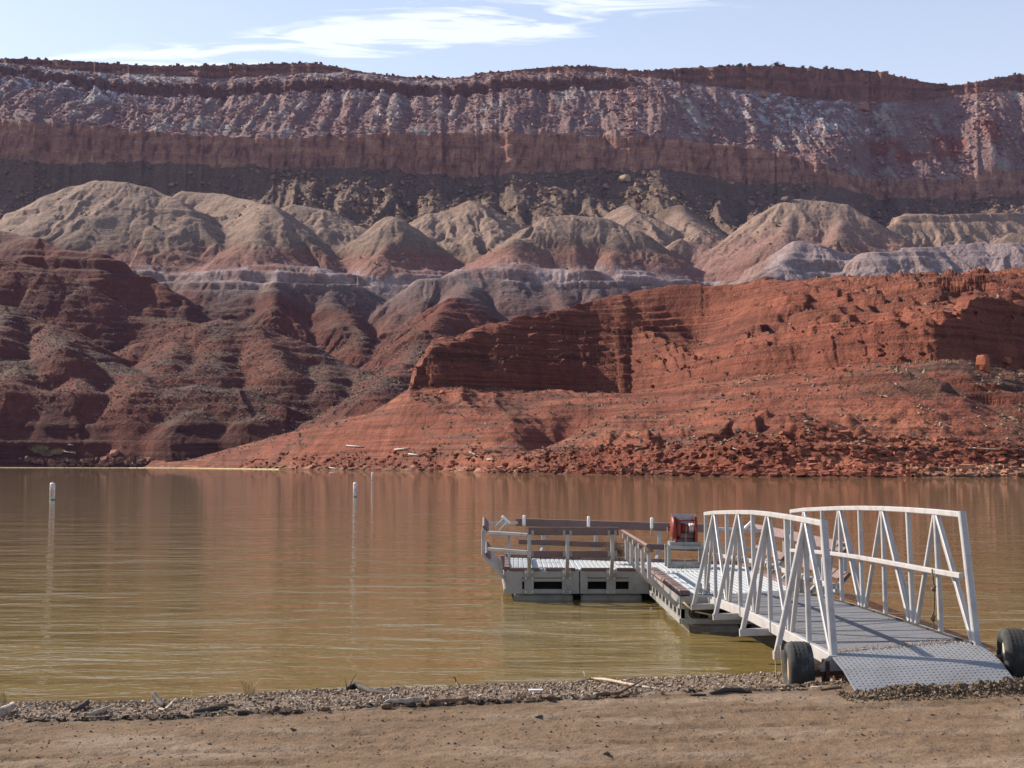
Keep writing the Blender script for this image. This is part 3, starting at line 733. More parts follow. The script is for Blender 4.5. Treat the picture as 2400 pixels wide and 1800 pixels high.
def field(n, Xr, dfun, keep=None):
    """n candidate points: picture columns in Xr, distance given by dfun(X, random)"""
    Xs = R0.uniform(Xr[0], Xr[1], n); dd_ = dfun(Xs, R0.uniform(0, 1, n))
    x = (Xs - 1200) / 3012.0 * dd_
    z, sl_, cc = ground_z(x, dd_)
    m = z > 0.15
    if keep is not None: m &= keep(Xs, dd_, z, sl_)
    return np.stack([x, dd_, z], 1)[m], Xs[m], sl_[m], cc[m]
# rubble under the main cliff
dcX = lambda X_: np.interp(X_, Xc, _dc); drX = lambda X_: np.interp(X_, Xc, _dr); shX = lambda X_: np.interp(X_, Xc, _sh); baX = lambda X_: np.interp(X_, Xc, _ba)
p, Xs, sl_, cc = field(16000, (-100, 2500), lambda X_, r: 1330 + (dcX(X_) - 1332) * r,
    lambda X_, d, z, s_: (fbm(X_ / 120, d / 60, 3, 601) > -0.12) & ((X_ > 480) | (d > 1500)))
sz = 1.3 + 4.4 * R0.rand(len(p)) ** 4
cA = (TAL * 0.85) * (0.75 + 0.7 * R0.rand(len(p), 1)) * np.array([1.0, 0.97, 0.93])
tag(scatter('talus_rubble', p, sz, cA, M_ROCK, flat=0.7), kind='stuff')
p, Xs, sl_, cc = field(13000, (-100, 2500), lambda X_, r: dcX(X_) + 15 + (drX(X_) - dcX(X_) - 12) * r, lambda X_, d, z, s_: (fbm(X_ / 50, d / 50, 3, 603) > -0.1))
sz = 1.2 + 4.2 * R0.rand(len(p)) ** 4
cA = cc * (0.8 + 0.65 * R0.rand(len(p), 1)) * np.array([1.03, 0.96, 0.95])
tag(scatter('upper_talus_rubble', p, sz, np.clip(cA, 0, 0.6), M_ROCK, flat=0.7), kind='stuff')
# rim blocks
p, Xs, sl_, cc = field(800, (-100, 2500), lambda X_, r: drX(X_) + 6 + 10 * r)
tag(scatter('rim_blocks', p, 1.2 + 4 * R0.rand(len(p)) ** 4, np.tile(c3(0.15, 0.075, 0.05), (len(p), 1)) * (0.7 + 0.6 * R0.rand(len(p), 1)), M_ROCK, flat=0.7), kind='stuff')
# slabs and stones on the bank of the red headland
p, Xs, sl_, cc = field(12500, (560, 2500), lambda X_, r: shX(X_) + 0.2 + 21 * r ** 1.2, lambda X_, d, z, s_: (gn(X_ / 60, d / 4, 605) + 0.5 * sstep(1000, 1500, X_) > -0.02))
sz = 0.14 + 1.25 * R0.rand(len(p)) ** 8
cA = np.clip(cc, 0.02, 1) * (0.85 + 0.4 * R0.rand(len(p), 1))
tag(scatter('bank_rubble', p, sz, np.clip(cA, 0, 0.6), M_ROCK, flat=0.38, tilt=0.2), kind='stuff')
p, Xs, sl_, cc = field(1500, (960, 2500), lambda X_, r: baX(X_) - 16 + 60 * r, lambda X_, d, z, s_: (s_ > 0.3))
sz = 0.3 + 1.1 * R0.rand(len(p)) ** 4
tag(scatter('ledge_rubble', p, sz, cc * (0.75 + 0.6 * R0.rand(len(p), 1)), M_ROCK, flat=0.5), kind='stuff')
p, Xs, sl_, cc = field(3200, (-100, 560), lambda X_, r: 670 + 26 * r ** 1.5, lambda X_, d, z, s_: z < 4.5)
sz = 0.6 + 2.4 * R0.rand(len(p)) ** 3
tag(scatter('far_bank_rubble', p, sz, np.clip(c3(0.22, 0.11, 0.075) * (0.6 + 0.8 * R0.rand(len(p), 1)), 0, 0.6), M_ROCK, flat=0.5), kind='stuff')
# scrub: sage on the red ground, greener tufts on the tan cones
def scrub(name, n, Xr, dfun, keep, s0, s1, base):
    p, Xs, sl_, cc = field(n, Xr, dfun, keep)
    sz = s0 + (s1 - s0) * R0.rand(len(p)) ** 2
    cA = np.array(base) * (0.65 + 0.7 * R0.rand(len(p), 1)) * (1 + 0.03 * R0.normal(size=(len(p), 3)))
    tag(scatter(name, p, sz, np.clip(cA, 0.01, 0.6), M_SCRUB, shape='oct', flat=0.8, sink=0.15, jit=0.5), kind='stuff')
scrub('sagebrush', 11500, (420, 2500), lambda X_, r: shX(X_) + 14 + (330 - 60 * (X_ > 1000)) * r ** 1.1,
      lambda X_, d, z, s_: (s_ < 0.75) & (z > 4) & (gn(X_ / 70, d / 25, 611) + 0.6 * (1 - sstep(0.2, 0.45, s_)) > 0.05), 0.30, 1.0, (0.24, 0.175, 0.12))
scrub('hill_sagebrush', 13000, (-100, 1000), lambda X_, r: 700 + 260 * r, lambda X_, d, z, s_: (s_ < 0.85) & (gn(X_ / 60, d / 40, 613) > -0.35), 0.6, 1.5, (0.24, 0.18, 0.13))
scrub('cone_scrub', 1500, (-100, 2400), lambda X_, r: 1090 + 190 * r, lambda X_, d, z, s_: (gn(X_ / 50, d / 22, 615) > 0.28), 1.2, 3.2, (0.15, 0.135, 0.06))
# ------------------------------------------------------------------ lake
m, t, b = mat_new('lake_water')
geo = t.nodes.new('ShaderNodeNewGeometry')
b.inputs['Roughness'].default_value = 0.03
b.inputs['IOR'].default_value = 1.33
wpos = geo.outputs['Position']
mp = t.nodes.new('ShaderNodeMapping'); mp.inputs['Scale'].default_value = (0.40, 1.0, 1.0); mp.inputs['Rotation'].default_value = (0, 0, 0.06); t.links.new(wpos, mp.inputs['Vector'])
n0 = noise_node(t, 0.5, 3, 0.5, mp.outputs[0], 0.4); n1 = noise_node(t, 1.7, 4, 0.6, mp.outputs[0], 0.4); n2 = noise_node(t, 5.5, 2, 0.5, mp.outputs[0], 0.3)
patch = noise_node(t, 0.045, 3, 0.6, mp.outputs[0], 0.5)
pf = ramp(t, patch.outputs['Fac'], [(0.35, (0.35,) * 3), (0.62, (1.0,) * 3)])
amp = mixc(t, 1.0, n2.outputs['Fac'], pf, 'MULTIPLY')
n3 = noise_node(t, 14.0, 2, 0.5, mp.outputs[0], 0.3)
nn = bump(t, b, n0.outputs['Fac'], 1.0, 0.13)
nn = bump(t, b, n1.outputs['Fac'], 1.0, 0.052, nn)
nn = bump(t, b, amp, 1.0, 0.005, nn)
bump(t, b, n3.outputs['Fac'], 1.0, 0.0008, nn)
murk = noise_node(t, 0.08, 3, 0.5, wpos)
# silt stirred up near the beach makes the water ochre; it is browner farther out
spw = t.nodes.new('ShaderNodeSeparateXYZ'); t.links.new(wpos, spw.inputs[0])
mrw = t.nodes.new('ShaderNodeMapRange'); t.links.new(spw.outputs['Y'], mrw.inputs['Value']); mrw.inputs['From Min'].default_value = 16; mrw.inputs['From Max'].default_value = 75
cw_ = ramp(t, mrw.outputs[0], [(0.0, (0.190, 0.138, 0.050)), (0.35, (0.158, 0.114, 0.046)), (1.0, (0.132, 0.096, 0.042))])
mk = ramp(t, murk.outputs['Fac'], [(0.3, (0.88,) * 3), (0.7, (1.08,) * 3)])
t.links.new(mixc(t, 1.0, cw_, mk, 'MULTIPLY'), b.inputs['Base Color'])
M_WATER = m
wv = np.array([(-3500, -120, 0), (3500, -120, 0), (3500, 1600, 0), (-3500, 1600, 0)], dtype=float)
me = mesh_np('lake', wv, np.array([[0, 1, 2, 3]]), False)
tag(link('lake', me, M_WATER), kind='structure')

# ------------------------------------------------------------------ beach
def edgeY(x): return np.interp(x, [-60, -3.5, -2.4, -1.25, -0.16, 1.0, 2.0, 4.2, 60], [8.0, 8.93, 9.10, 9.44, 9.68, 9.97, 10.1, 10.5, 14.0])
def waterY(x): return np.interp(x, [-60, -4.9, -3.35, -1.75, 0, 1.4, 3.0, 5.0, 60], [10.0, 12.3, 12.6, 13.2, 13.45, 13.8, 14.1, 14.3, 18.0])
def beach_z(x, y, fine=True):
    e = edgeY(x) + 0.10 * fbm(x / 0.9, x * 0 + 2, 3, 700); w_ = waterY(x) + 0.15 * fbm(x / 1.3, x * 0 + 5, 2, 701)
    top = 0.5 + 0.018 * np.clip(x - 1, 0, 8) + 0.012 * fbm(x / 1.5, y / 1.1, 3, 702) + 0.05 * np.clip(6 - y, 0, 30) ** 1.0 * 0.6
    t_ = np.clip((y - e) / (w_ - e), 0, 1)
    z = top * (1 - t_) ** 1.05 + 0.05 * np.sin(np.pi * t_)
    z = np.where(y > w_, -(y - w_) * 0.14, z)
    # a low lip of gravel pushed up by waves
    z = z + 0.03 * np.exp(-((y - e - 0.15) / 0.12) ** 2) * (0.4 + 0.6 * sstep(-0.2, 0.3, gn(x / 0.5, y * 0, 704)))
    # faint wheel ruts running along the beach
    for k_, (off, slp) in enumerate(((8.3, 0.10), (8.75, 0.08), (7.9, 0.05), (7.6, 0.09), (9.2, 0.10))):
        yy = off + slp * x + 0.10 * gn(x / 2.2, x * 0 + k_, 705)
        z = z - 0.022 * np.exp(-((y - yy) / 0.05) ** 2) * sstep(-0.25, 0.2, gn(x / 1.4, x * 0 + 7 * k_, 706)) * (y < e)
    z = z + 0.055 * np.exp(-((y - 9.86 - 0.02 * (x - 3.3)) / 0.085) ** 2) * sstep(2.6, 3.2, x) * (1 - sstep(4.0, 4.3, x)) * (0.7 + 0.4 * gn(x / 0.12, y / 0.1, 720))
    if fine:
        z = z + (0.009 * fbm(x / 0.14, y / 0.14, 3, 710) + 0.003 * np.abs(gn(x / 0.05, y / 0.05, 711))) * (y < w_ + 0.3)
    return np.maximum(z, -4)
bx = np.concatenate([np.linspace(-70, -8, 32, endpoint=False), np.linspace(-8, -4.6, 30, endpoint=False), np.linspace(-4.6, 5.2, int(330 * RES), endpoint=False), np.linspace(5.2, 9, 30, endpoint=False), np.linspace(9, 70, 32)])
by = np.concatenate([np.linspace(-60, 5, 30, endpoint=False), np.linspace(5, 7.2, 20, endpoint=False), np.linspace(7.2, 11.6, int(210 * RES), endpoint=False), np.linspace(11.6, 15, int(70 * RES), endpoint=False), np.linspace(15, 60, 24)])
BX, BY = np.meshgrid(bx, by)
BZ = beach_z(BX, BY)
ii = np.arange(BX.size).reshape(BX.shape)
f = np.stack([ii[:-1, :-1], ii[:-1, 1:], ii[1:, 1:], ii[1:, :-1]], -1).reshape(-1, 4)
me = mesh_np('beach', np.stack([BX, BY, BZ], -1).reshape(-1, 3), f)
gmask = sstep(-0.05, 0.12, BY - edgeY(BX) + 0.06 * gn(BX / 0.3, BY / 0.3, 715))
patchy = fbm(BX / 1.6, BY / 0.55, 3, 716)
sandc = mixv(np.broadcast_to(c3(0.170, 0.112, 0.070), BX.shape + (3,)), np.broadcast_to(c3(0.220, 0.158, 0.112), BX.shape + (3,)), sstep(-0.1, 0.6, patchy))
sandc = mixv(sandc, np.broadcast_to(c3(0.130, 0.083, 0.050), BX.shape + (3,)), sstep(0.05, 0.5, fbm(BX / 1.1, BY / 0.35, 3, 718)) * 0.7)
gravc = np.broadcast_to(c3(0.19, 0.14, 0.105), BX.shape + (3,))
bc = mixv(sandc, gravc, gmask)
wrack = np.exp(-((BY - edgeY(BX) - 0.10) / 0.16) ** 2) * sstep(-0.1, 0.4, fbm(BX / 0.5, BY / 0.2, 2, 719))
bc = bc * (1 - 0.62 * wrack[..., None])
wetb = sstep(0.09, 0.02, BZ) if False else (1 - sstep(0.02, 0.14, BZ + 0.03 * gn(BX / 0.4, BY / 0.2, 722)))
bc = bc * (1 - 0.45 * wetb[..., None])
set_col(me, np.clip(bc, 0.01, 0.8).reshape(-1, 3))
m, t, b = mat_new('sandy_beach')
at = t.nodes.new('ShaderNodeAttribute'); at.attribute_name = 'albedo'
geo = t.nodes.new('ShaderNodeNewGeometry'); v = geo.outputs['Position']
g1 = noise_node(t, 55, 3, 0.6, v); g2 = noise_node(t, 14, 5, 0.75, v); g3 = noise_node(t, 160, 2, 0.5, v)
f1 = ramp(t, g2.outputs['Fac'], [(0.32, (0.72, 0.70, 0.68)), (0.5, (1, 1, 1)), (0.68, (1.12, 1.1, 1.08))])
f2 = ramp(t, g1.outputs['Fac'], [(0.30, (0.55, 0.53, 0.52)), (0.42, (1, 1, 1)), (0.62, (1.0, 1.0, 1.0)), (0.75, (1.22, 1.2, 1.2))])
t.links.new(mixc(t, 1.0, mixc(t, 1.0, at.outputs['Color'], f1, 'MULTIPLY'), f2, 'MULTIPLY'), b.inputs['Base Color'])
b.inputs['Roughness'].default_value = 0.95; b.inputs['Specular IOR Level'].default_value = 0.2
nn = bump(t, b, g2.outputs['Fac'], 1.0, 0.02); nn = bump(t, b, g1.outputs['Fac'], 1.0, 0.006, nn); bump(t, b, g3.outputs['Fac'], 0.6, 0.002, nn)
tag(link('beach', me, m), kind='structure')
M_STONE = attr_mat('pebble_stone', 0.85, 30, 0.5)
R1 = np.random.RandomState(5)
def on_beach(n, x0, x1, f):
    x = R1.uniform(x0, x1, n); y = f(x, R1.rand(n))
    return np.stack([x, y, beach_z(x, y)], 1)
PEB = np.array([[0.32, 0.25, 0.185], [0.24, 0.175, 0.125], [0.17, 0.125, 0.09], [0.40, 0.34, 0.27], [0.24, 0.15, 0.10], [0.12, 0.10, 0.085]])
def pebcol(n): return PEB[R1.randint(0, len(PEB), n)] * (0.8 + 0.45 * R1.rand(n, 1))
p = on_beach(32000, -5.2, 5.4, lambda x, r: edgeY(x) + 0.02 + (waterY(x) + 0.02 - edgeY(x)) * r)
tag(scatter('gravel', p, 0.009 + 0.032 * R1.rand(len(p)) ** 5, np.clip(pebcol(len(p)), 0, 0.7), M_STONE, shape='oct', flat=0.75, sink=0.1, jit=0.3, rs=R1), kind='stuff')
p = on_beach(10000, -4.8, 5.2, lambda x, r: 6.8 + (edgeY(x) - 6.8) * r)
tag(scatter('sand_pebbles', p, 0.0045 + 0.020 * R1.rand(len(p)) ** 9, np.clip(np.tile(c3(0.16, 0.115, 0.082), (len(p), 1)) * (0.6 + 0.8 * R1.rand(len(p), 1)), 0, 0.6), M_STONE, shape='oct', flat=0.7, sink=0.25, jit=0.3, rs=R1), kind='stuff')
# clods of wet sand pushed up against the foot of the ramp plate
n_ = 6500
x = R1.uniform(2.50, 4.02, n_); y = 9.90 + 0.085 * R1.normal(size=n_) + 0.02 * (x - 3.3) - 0.04
hgt = 0.070 * np.exp(-((y - 9.90) / 0.09) ** 2) * np.clip((x - 2.55) / 0.5, 0.15, 1) * (0.65 + 0.35 * np.sin(x * 7))
p = np.stack([x, y, beach_z(x, y) + hgt * R1.rand(n_)], 1)
tag(scatter('sand_clods', p, 0.006 + 0.030 * R1.rand(n_) ** 5, np.tile(c3(0.165, 0.120, 0.082), (n_, 1)) * (0.7 + 0.6 * R1.rand(n_, 1)), M_STONE, shape='oct', flat=0.85, sink=0.1, jit=0.5, rs=R1), kind='stuff')
n_ = 260
x = np.concatenate([R1.uniform(2.20, 2.62, 160), R1.uniform(3.90, 4.02, 100)]); y = 10.40 + 0.07 * R1.normal(size=n_)
p = np.stack([x, y, beach_z(x, y)], 1)
tag(scatter('sand_clods', p, 0.006 + 0.024 * R1.rand(n_) ** 4, np.tile(c3(0.145, 0.105, 0.068), (n_, 1)) * (0.7 + 0.6 * R1.rand(n_, 1)), M_STONE, shape='oct', flat=0.85, sink=0.1, jit=0.5, rs=R1), kind='stuff')
# dark wrack of bark chips along the edge of the sand
p = on_beach(2600, -4.8, 2.6, lambda x, r: edgeY(x) + 0.02 + 0.30 * r ** 1.6)
p = p[fbm(p[:, 0] / 0.6, p[:, 1] / 0.2, 2, 719) > 0.0]
tag(scatter('wrack_line', p, 0.010 + 0.036 * R1.rand(len(p)) ** 3, np.tile(c3(0.075, 0.052, 0.038), (len(p), 1)) * (0.5 + 1.1 * R1.rand(len(p), 1)), M_STONE, shape='box', flat=0.25, sink=0.0, jit=0.4, rs=R1), kind='stuff')

# ------------------------------------------------------------------ mesh builders for made things
def V3(*a): return Vector(a)
def frame_for(d):
    d = d.normalized(); up = Vector((0, 0, 1)) if abs(d.z) < 0.92 else Vector((0, 1, 0))
    s_ = d.cross(up).normalized(); u_ = s_.cross(d).normalized()
    return s_, u_
def prof(w, h, ch=0.16):
    c = min(w, h) * ch; w2, h2 = w / 2, h / 2
    return [(-w2 + c, -h2), (w2 - c, -h2), (w2, -h2 + c), (w2, h2 - c), (w2 - c, h2), (-w2 + c, h2), (-w2, h2 - c), (-w2, -h2 + c)]
def sweep(verts, faces, pts, prf, side=None, cap=True, scl=None):
    """sweep a closed profile along a polyline (mitred)"""
    n = len(prf); b0 = len(verts); m_ = len(pts)
    for i, p_ in enumerate(pts):
        d = (pts[min(i + 1, m_ - 1)] - pts[max(i - 1, 0)])
        if side is None: s_, u_ = frame_for(d)
        else:
            dn = d.normalized(); s_ = (side - dn * side.dot(dn)).normalized(); u_ = s_.cross(dn).normalized()
            if u_.z < 0: pass
        k_ = 1.0 if scl is None else scl[i]
        for a, b_ in prf: verts.append(tuple(p_ + s_ * a * k_ + u_ * b_ * k_))
    for i in range(m_ - 1):
        for j in range(n):
            a = b0 + i * n + j; b_ = b0 + i * n + (j + 1) % n
            faces.append((a, b_, b_ + n, a + n))
    if cap:
        faces.append(tuple(b0 + j for j in reversed(range(n)))); faces.append(tuple(b0 + (m_ - 1) * n + j for j in range(n)))
class MB:
    def __init__(s): s.v = []; s.f = []
    def beam(s, a, b, w, h, ch=0.14, side=None):
        sweep(s.v, s.f, [Vector(a), Vector(b)], prof(w, h, ch), side); return s
    def poly(s, pts, w, h, side=None, ch=0.14):
        sweep(s.v, s.f, [Vector(p_) for p_ in pts], prof(w, h, ch), side); return s
    def tube(s, pts, r, n=10, scl=None):
        sweep(s.v, s.f, [Vector(p_) for p_ in pts], [(r * math.cos(2 * math.pi * k / n), r * math.sin(2 * math.pi * k / n)) for k in range(n)], None, True, scl); return s
    def box(s, x0, x1, y0, y1, z0, z1):
        b = len(s.v)
        s.v += [(x0, y0, z0), (x1, y0, z0), (x1, y1, z0), (x0, y1, z0), (x0, y0, z1), (x1, y0, z1), (x1, y1, z1), (x0, y1, z1)]
        s.f += [tuple(b + i for i in q) for q in ((0, 3, 2, 1), (4, 5, 6, 7), (0, 1, 5, 4), (1, 2, 6, 5), (2, 3, 7, 6), (3, 0, 4, 7))]; return s
    def prism(s, poly, a, b):
        """poly: list of points; extruded by vector b-a"""
        k = len(s.v); n = len(poly); off = Vector(b) - Vector(a)
        s.v += [tuple(Vector(q)) for q in poly] + [tuple(Vector(q) + off) for q in poly]
        s.f += [tuple(k + i for i in reversed(range(n))), tuple(k + n + i for i in range(n))] + [(k + i, k + (i + 1) % n, k + n + (i + 1) % n, k + n + i) for i in range(n)]
        return s
    def lathe(s, c, axis, prof_, n=24):
        """prof_: list of (distance along axis, radius)"""
        ax = Vector(axis).normalized(); s_, u_ = frame_for(ax); c = Vector(c); k = len(s.v)
        for h, r in prof_:
            for i in range(n):
                a = 2 * math.pi * i / n
                s.v.append(tuple(c + ax * h + (s_ * math.cos(a) + u_ * math.sin(a)) * r))
        for j in range(len(prof_) - 1):
            for i in range(n):
                a = k + j * n + i; b = k + j * n + (i + 1) % n
                s.f.append((a, b, b + n, a + n))
        s.f.append(tuple(k + i for i in reversed(range(n)))); s.f.append(tuple(k + (len(prof_) - 1) * n + i for i in range(n)))
        return s
    def build(s, name, mat, parent=None, smooth=False):
        me = bpy.data.meshes.new(name)
        off = parent_world(parent)
        me.from_pydata([(a - off.x, b - off.y, c - off.z) for a, b, c in s.v], [], s.f)
        bm = bmesh.new(); bm.from_mesh(me); bmesh.ops.recalc_face_normals(bm, faces=bm.faces); bm.to_mesh(me); bm.free()
        if smooth:
            for p_ in me.polygons: p_.use_smooth = len(p_.vertices) <= 4
        return link(name, me, mat, parent)
def parent_world(o):
    v = Vector((0, 0, 0))
    while o is not None:
        v = v + o.location; o = o.parent
    return v
def empty(name, loc, label=None, cat=None, group=None):
    o = link(name, None); o.location = loc; o.empty_display_size = 0.2
    return tag(o, label, cat, group)
def copy_tree(o, parent=None, off=None):
    c = o.copy(); COL.objects.link(c)
    if parent is not None: c.parent = parent
    if off is not None: c.location = o.location + Vector(off)
    for ch in list(o.children): copy_tree(ch, c)
    return c

M_ALU = simple('painted_aluminium', (0.40, 0.385, 0.385), 0.42, 0.05, 0.12, 6, dark=(0.31, 0.285, 0.275), bumps=0.1)
M_ALU2 = simple('weathered_aluminium', (0.30, 0.29, 0.275), 0.45, 0.2, 0.22, 5, dark=(0.23, 0.205, 0.18), bumps=0.15)
M_PLATE = simple('tread_plate', (0.29, 0.29, 0.30), 0.42, 0.3, 0.15, 3, dark=(0.25, 0.245, 0.245), bumps=0.12)
M_DECK = simple('grey_deck_paint', (0.135, 0.135, 0.150), 0.75, 0.0, 0.18, 2.2, dark=(0.125, 0.12, 0.128), bumps=0.3, bscale=120)
M_RIB = simple('ribbed_white_deck', (0.44, 0.465, 0.48), 0.45, 0.1, 0.12, 2.0, dark=(0.39, 0.41, 0.42))
M_PLANK = simple('brown_composite_plank', (0.165, 0.105, 0.098), 0.75, 0.0, 0.2, 4, bumps=0.3, bscale=60)
M_BOLT = simple('galvanised_bolt', (0.62, 0.62, 0.64), 0.35, 0.7, 0.1, 9)
M_FLOAT = simple('grey_pontoon', (0.26, 0.235, 0.205), 0.8, 0.0, 0.3, 2.5, dark=(0.14, 0.11, 0.075), bumps=0.3, bscale=14, bdist=0.01)
M_DARK = simple('black_and_shade_fill', (0.03, 0.028, 0.025), 0.9)  # for black parts, and for the shade filled in under the dock deck
M_RUST = simple('rusty_steel', (0.13, 0.065, 0.04), 0.85, 0.1, 0.4, 12, bumps=0.4, bscale=60)
M_TYRE = simple('worn_tyre_rubber', (0.038, 0.037, 0.037), 0.85, 0.0, 0.3, 9, dark=(0.022, 0.022, 0.023), bumps=0.4, bscale=90)
M_TYREDUST = simple('dusty_tyre_rubber', (0.11, 0.10, 0.098), 0.92, 0.0, 0.35, 10, dark=(0.045, 0.043, 0.042), bumps=0.4, bscale=60)
M_RIM = simple('tan_wheel_rim', (0.50, 0.30, 0.16), 0.6, 0.2, 0.3, 14, dark=(0.25, 0.13, 0.07))
M_RIM2 = simple('cream_wheel_rim', (0.55, 0.50, 0.38), 0.6, 0.2, 0.2, 14)
M_RED = simple('red_winch_paint', (0.21, 0.026, 0.013), 0.5, 0.0, 0.3, 10, dark=(0.13, 0.018, 0.010))
M_ROPE = simple('pale_rope', (0.42, 0.32, 0.20), 0.9, 0.0, 0.3, 40)
M_ROPED = simple('dirty_rope', (0.17, 0.12, 0.08), 0.9, 0.0, 0.5, 30)
M_WOOD = simple('bleached_driftwood', (0.40, 0.32, 0.25), 0.85, 0.0, 0.35, 9, dark=(0.17, 0.12, 0.09), bumps=0.5, bscale=50, bdist=0.004)
M_WOODB = simple('brown_driftwood', (0.15, 0.085, 0.05), 0.9, 0.0, 0.4, 9, dark=(0.055, 0.035, 0.025), bumps=0.6, bscale=50, bdist=0.004)
M_WOODD = simple('dark_wet_driftwood', (0.055, 0.042, 0.036), 0.85, 0.0, 0.4, 9, bumps=0.6, bscale=50, bdist=0.004)
M_WHITEWOOD = simple('white_bleached_log', (0.42, 0.36, 0.31), 0.8, 0.0, 0.25, 1.5)
M_STRAW = simple('dry_straw', (0.45, 0.34, 0.17), 0.9, 0.0, 0.3, 8)
# ------------------------------------------------------------------ gangway
GX0, GX1 = 2.685, 3.880
TY = [17.82, 17.05, 16.08, 15.22, 14.35, 13.46, 12.60, 11.77, 11.09]
BY_ = [17.90, 17.01, 16.05, 15.17, 14.28, 13.41, 12.50, 11.69, 10.79]
TZ = ([1.620, 1.665, 1.707, 1.742, 1.773, 1.791, 1.799, 1.804, 1.804], [1.655, 1.705, 1.750, 1.789, 1.822, 1.848, 1.866, 1.877, 1.880])
DZ = ([0.490, 0.530, 0.580, 0.620, 0.648, 0.668, 0.682, 0.692, 0.706], [0.545, 0.595, 0.642, 0.681, 0.712, 0.735, 0.757, 0.775, 0.795])
gang = empty('gangway', (3.28, 14.2, 0.5), 'white arched truss gangway running from the beach to the floating dock', 'gangway')
def deckz(x, y):
    ys = BY_[::-1]
    a = np.interp(y, ys, DZ[0][::-1]); b_ = np.interp(y, ys, DZ[1][::-1]); f_ = (x - GX0) / (GX1 - GX0)
    return float(a + (b_ - a) * f_)
def G(side, i, top): 
    x = (GX0, GX1)[side]
    return V3(x, TY[i], TZ[side][i] - 0.025) if top else V3(x, BY_[i], DZ[side][i])
for sd_ in (0, 1):
    out = (-1, 1)[sd_]
    lean = -0.010
    # top rail, lower edge beam, mid rail
    top = [G(sd_, i, True) for i in range(9)]
    e0 = top[0] + (top[0] - top[1]).normalized() * 0.03; e1 = top[-1] + (top[-1] - top[-2]).normalized() * 0.01
    MB().poly([e0] + top[1:-1] + [e1], 0.052, 0.052).build('top_rail', M_ALU, gang)
    bot = [G(sd_, i, False) + V3(0, 0, -0.058) for i in range(9)]
    MB().poly(bot, 0.055, 0.115).build('edge_beam', M_ALU, gang)
    hr = [V3((GX0 + 0.052, GX1 - 0.052)[sd_], BY_[i] + 0.05 + (0.14 if i == 8 else 0) - (0.10 if i == 0 else 0), DZ[sd_][i] + 0.545) for i in range(9)]
    MB().poly(hr, 0.045, 0.048).build('mid_rail', M_ALU, gang)
    for i in range(9):
        w_ = 0.056 if i == 8 else 0.044
        tp = G(sd_, i, True); bt = G(sd_, i, False)
        if i == 8: MB().beam(bt + V3(0, -0.005, -0.05), tp + V3(0, 0, 0.027), w_ + 0.004, w_, side=V3(1, 0, 0)).build('post', M_ALU, gang)
        else: MB().beam(bt, tp + V3(0, 0, -0.026), w_, w_, side=V3(1, 0, 0)).build('post', M_ALU, gang)
    for i in (1, 3, 5, 7):
        tp = G(sd_, i, True) + V3(0, 0, -0.03)
        for j in (i - 1, i + 1):
            bt = G(sd_, j, False) + V3(0, (0.06 if j < i else -0.06) * -1, 0.0)
            sgn = 1 if j < i else -1
            MB().beam(bt + V3(0, -0.05 * sgn * (1 if j not in (0, 8) else 0.6), 0), tp + V3(0, 0.035 * sgn, 0), 0.040, 0.040, side=V3(1, 0, 0)).build('diagonal', M_ALU, gang)
        # outward kicker down to the end of the cross beam
        fx = 2.385 if sd_ == 0 else 4.18
        fz = DZ[sd_][i] - 0.10
        MB().beam(V3(fx, BY_[i] + 0.0, fz - 0.03), tp + V3(out * 0.01, 0, 0), 0.050, 0.050, side=V3(0, 1, 0)).build('kicker_brace', M_ALU, gang)
for i in (1, 3, 5, 7):
    MB().beam((2.36, BY_[i], DZ[0][i] - 0.125), (4.205, BY_[i], DZ[1][i] - 0.125), 0.055, 0.075, side=V3(0, 1, 0)).build('cross_beam', M_ALU, gang)
# deck planks
yy = 10.80; k_ = 0
while yy < 17.86:
    y1_ = min(yy + 0.302, 17.9)
    x0_, x1_ = GX0 + 0.03, GX1 - 0.03
    z00, z10, z01, z11 = deckz(x0_, yy), deckz(x1_, yy), deckz(x0_, y1_), deckz(x1_, y1_)
    m_ = MB(); t_ = 0.032
    m_.prism([(x0_, yy, z00 - t_), (x1_, yy, z10 - t_), (x1_, y1_ - 0.004, z11 - t_), (x0_, y1_ - 0.004, z01 - t_)], (0, 0, 0), (0, 0, t_ - 0.006 + 0.0015 * (k_ % 2)))
    m_.build('deck_plank', M_DECK, gang); yy = y1_; k_ += 1
# black rubbing strip along the right deck edge
MB().poly([V3(GX1 - 0.036, BY_[i], DZ[1][i] + 0.003) for i in range(9)], 0.02, 0.012).build('edge_strip', M_DARK, gang)
# hinge plates at the dock end
for hx in (2.55, 2.66):
    h = MB().box(hx, hx + 0.045, 17.62, 17.64, 0.30, 0.66).build('hinge_plate', M_ALU2, gang)
    for q in range(4): MB().lathe((hx + 0.022, 17.62, 0.36 + 0.08 * q), (0, -1, 0), [(0, 0.011), (0.012, 0.010)], 8).build('bolt', M_BOLT, h)
for hx in (3.93,):
    MB().box(hx, hx + 0.045, 17.62, 17.64, 0.34, 0.70).build('hinge_plate', M_ALU2, gang)
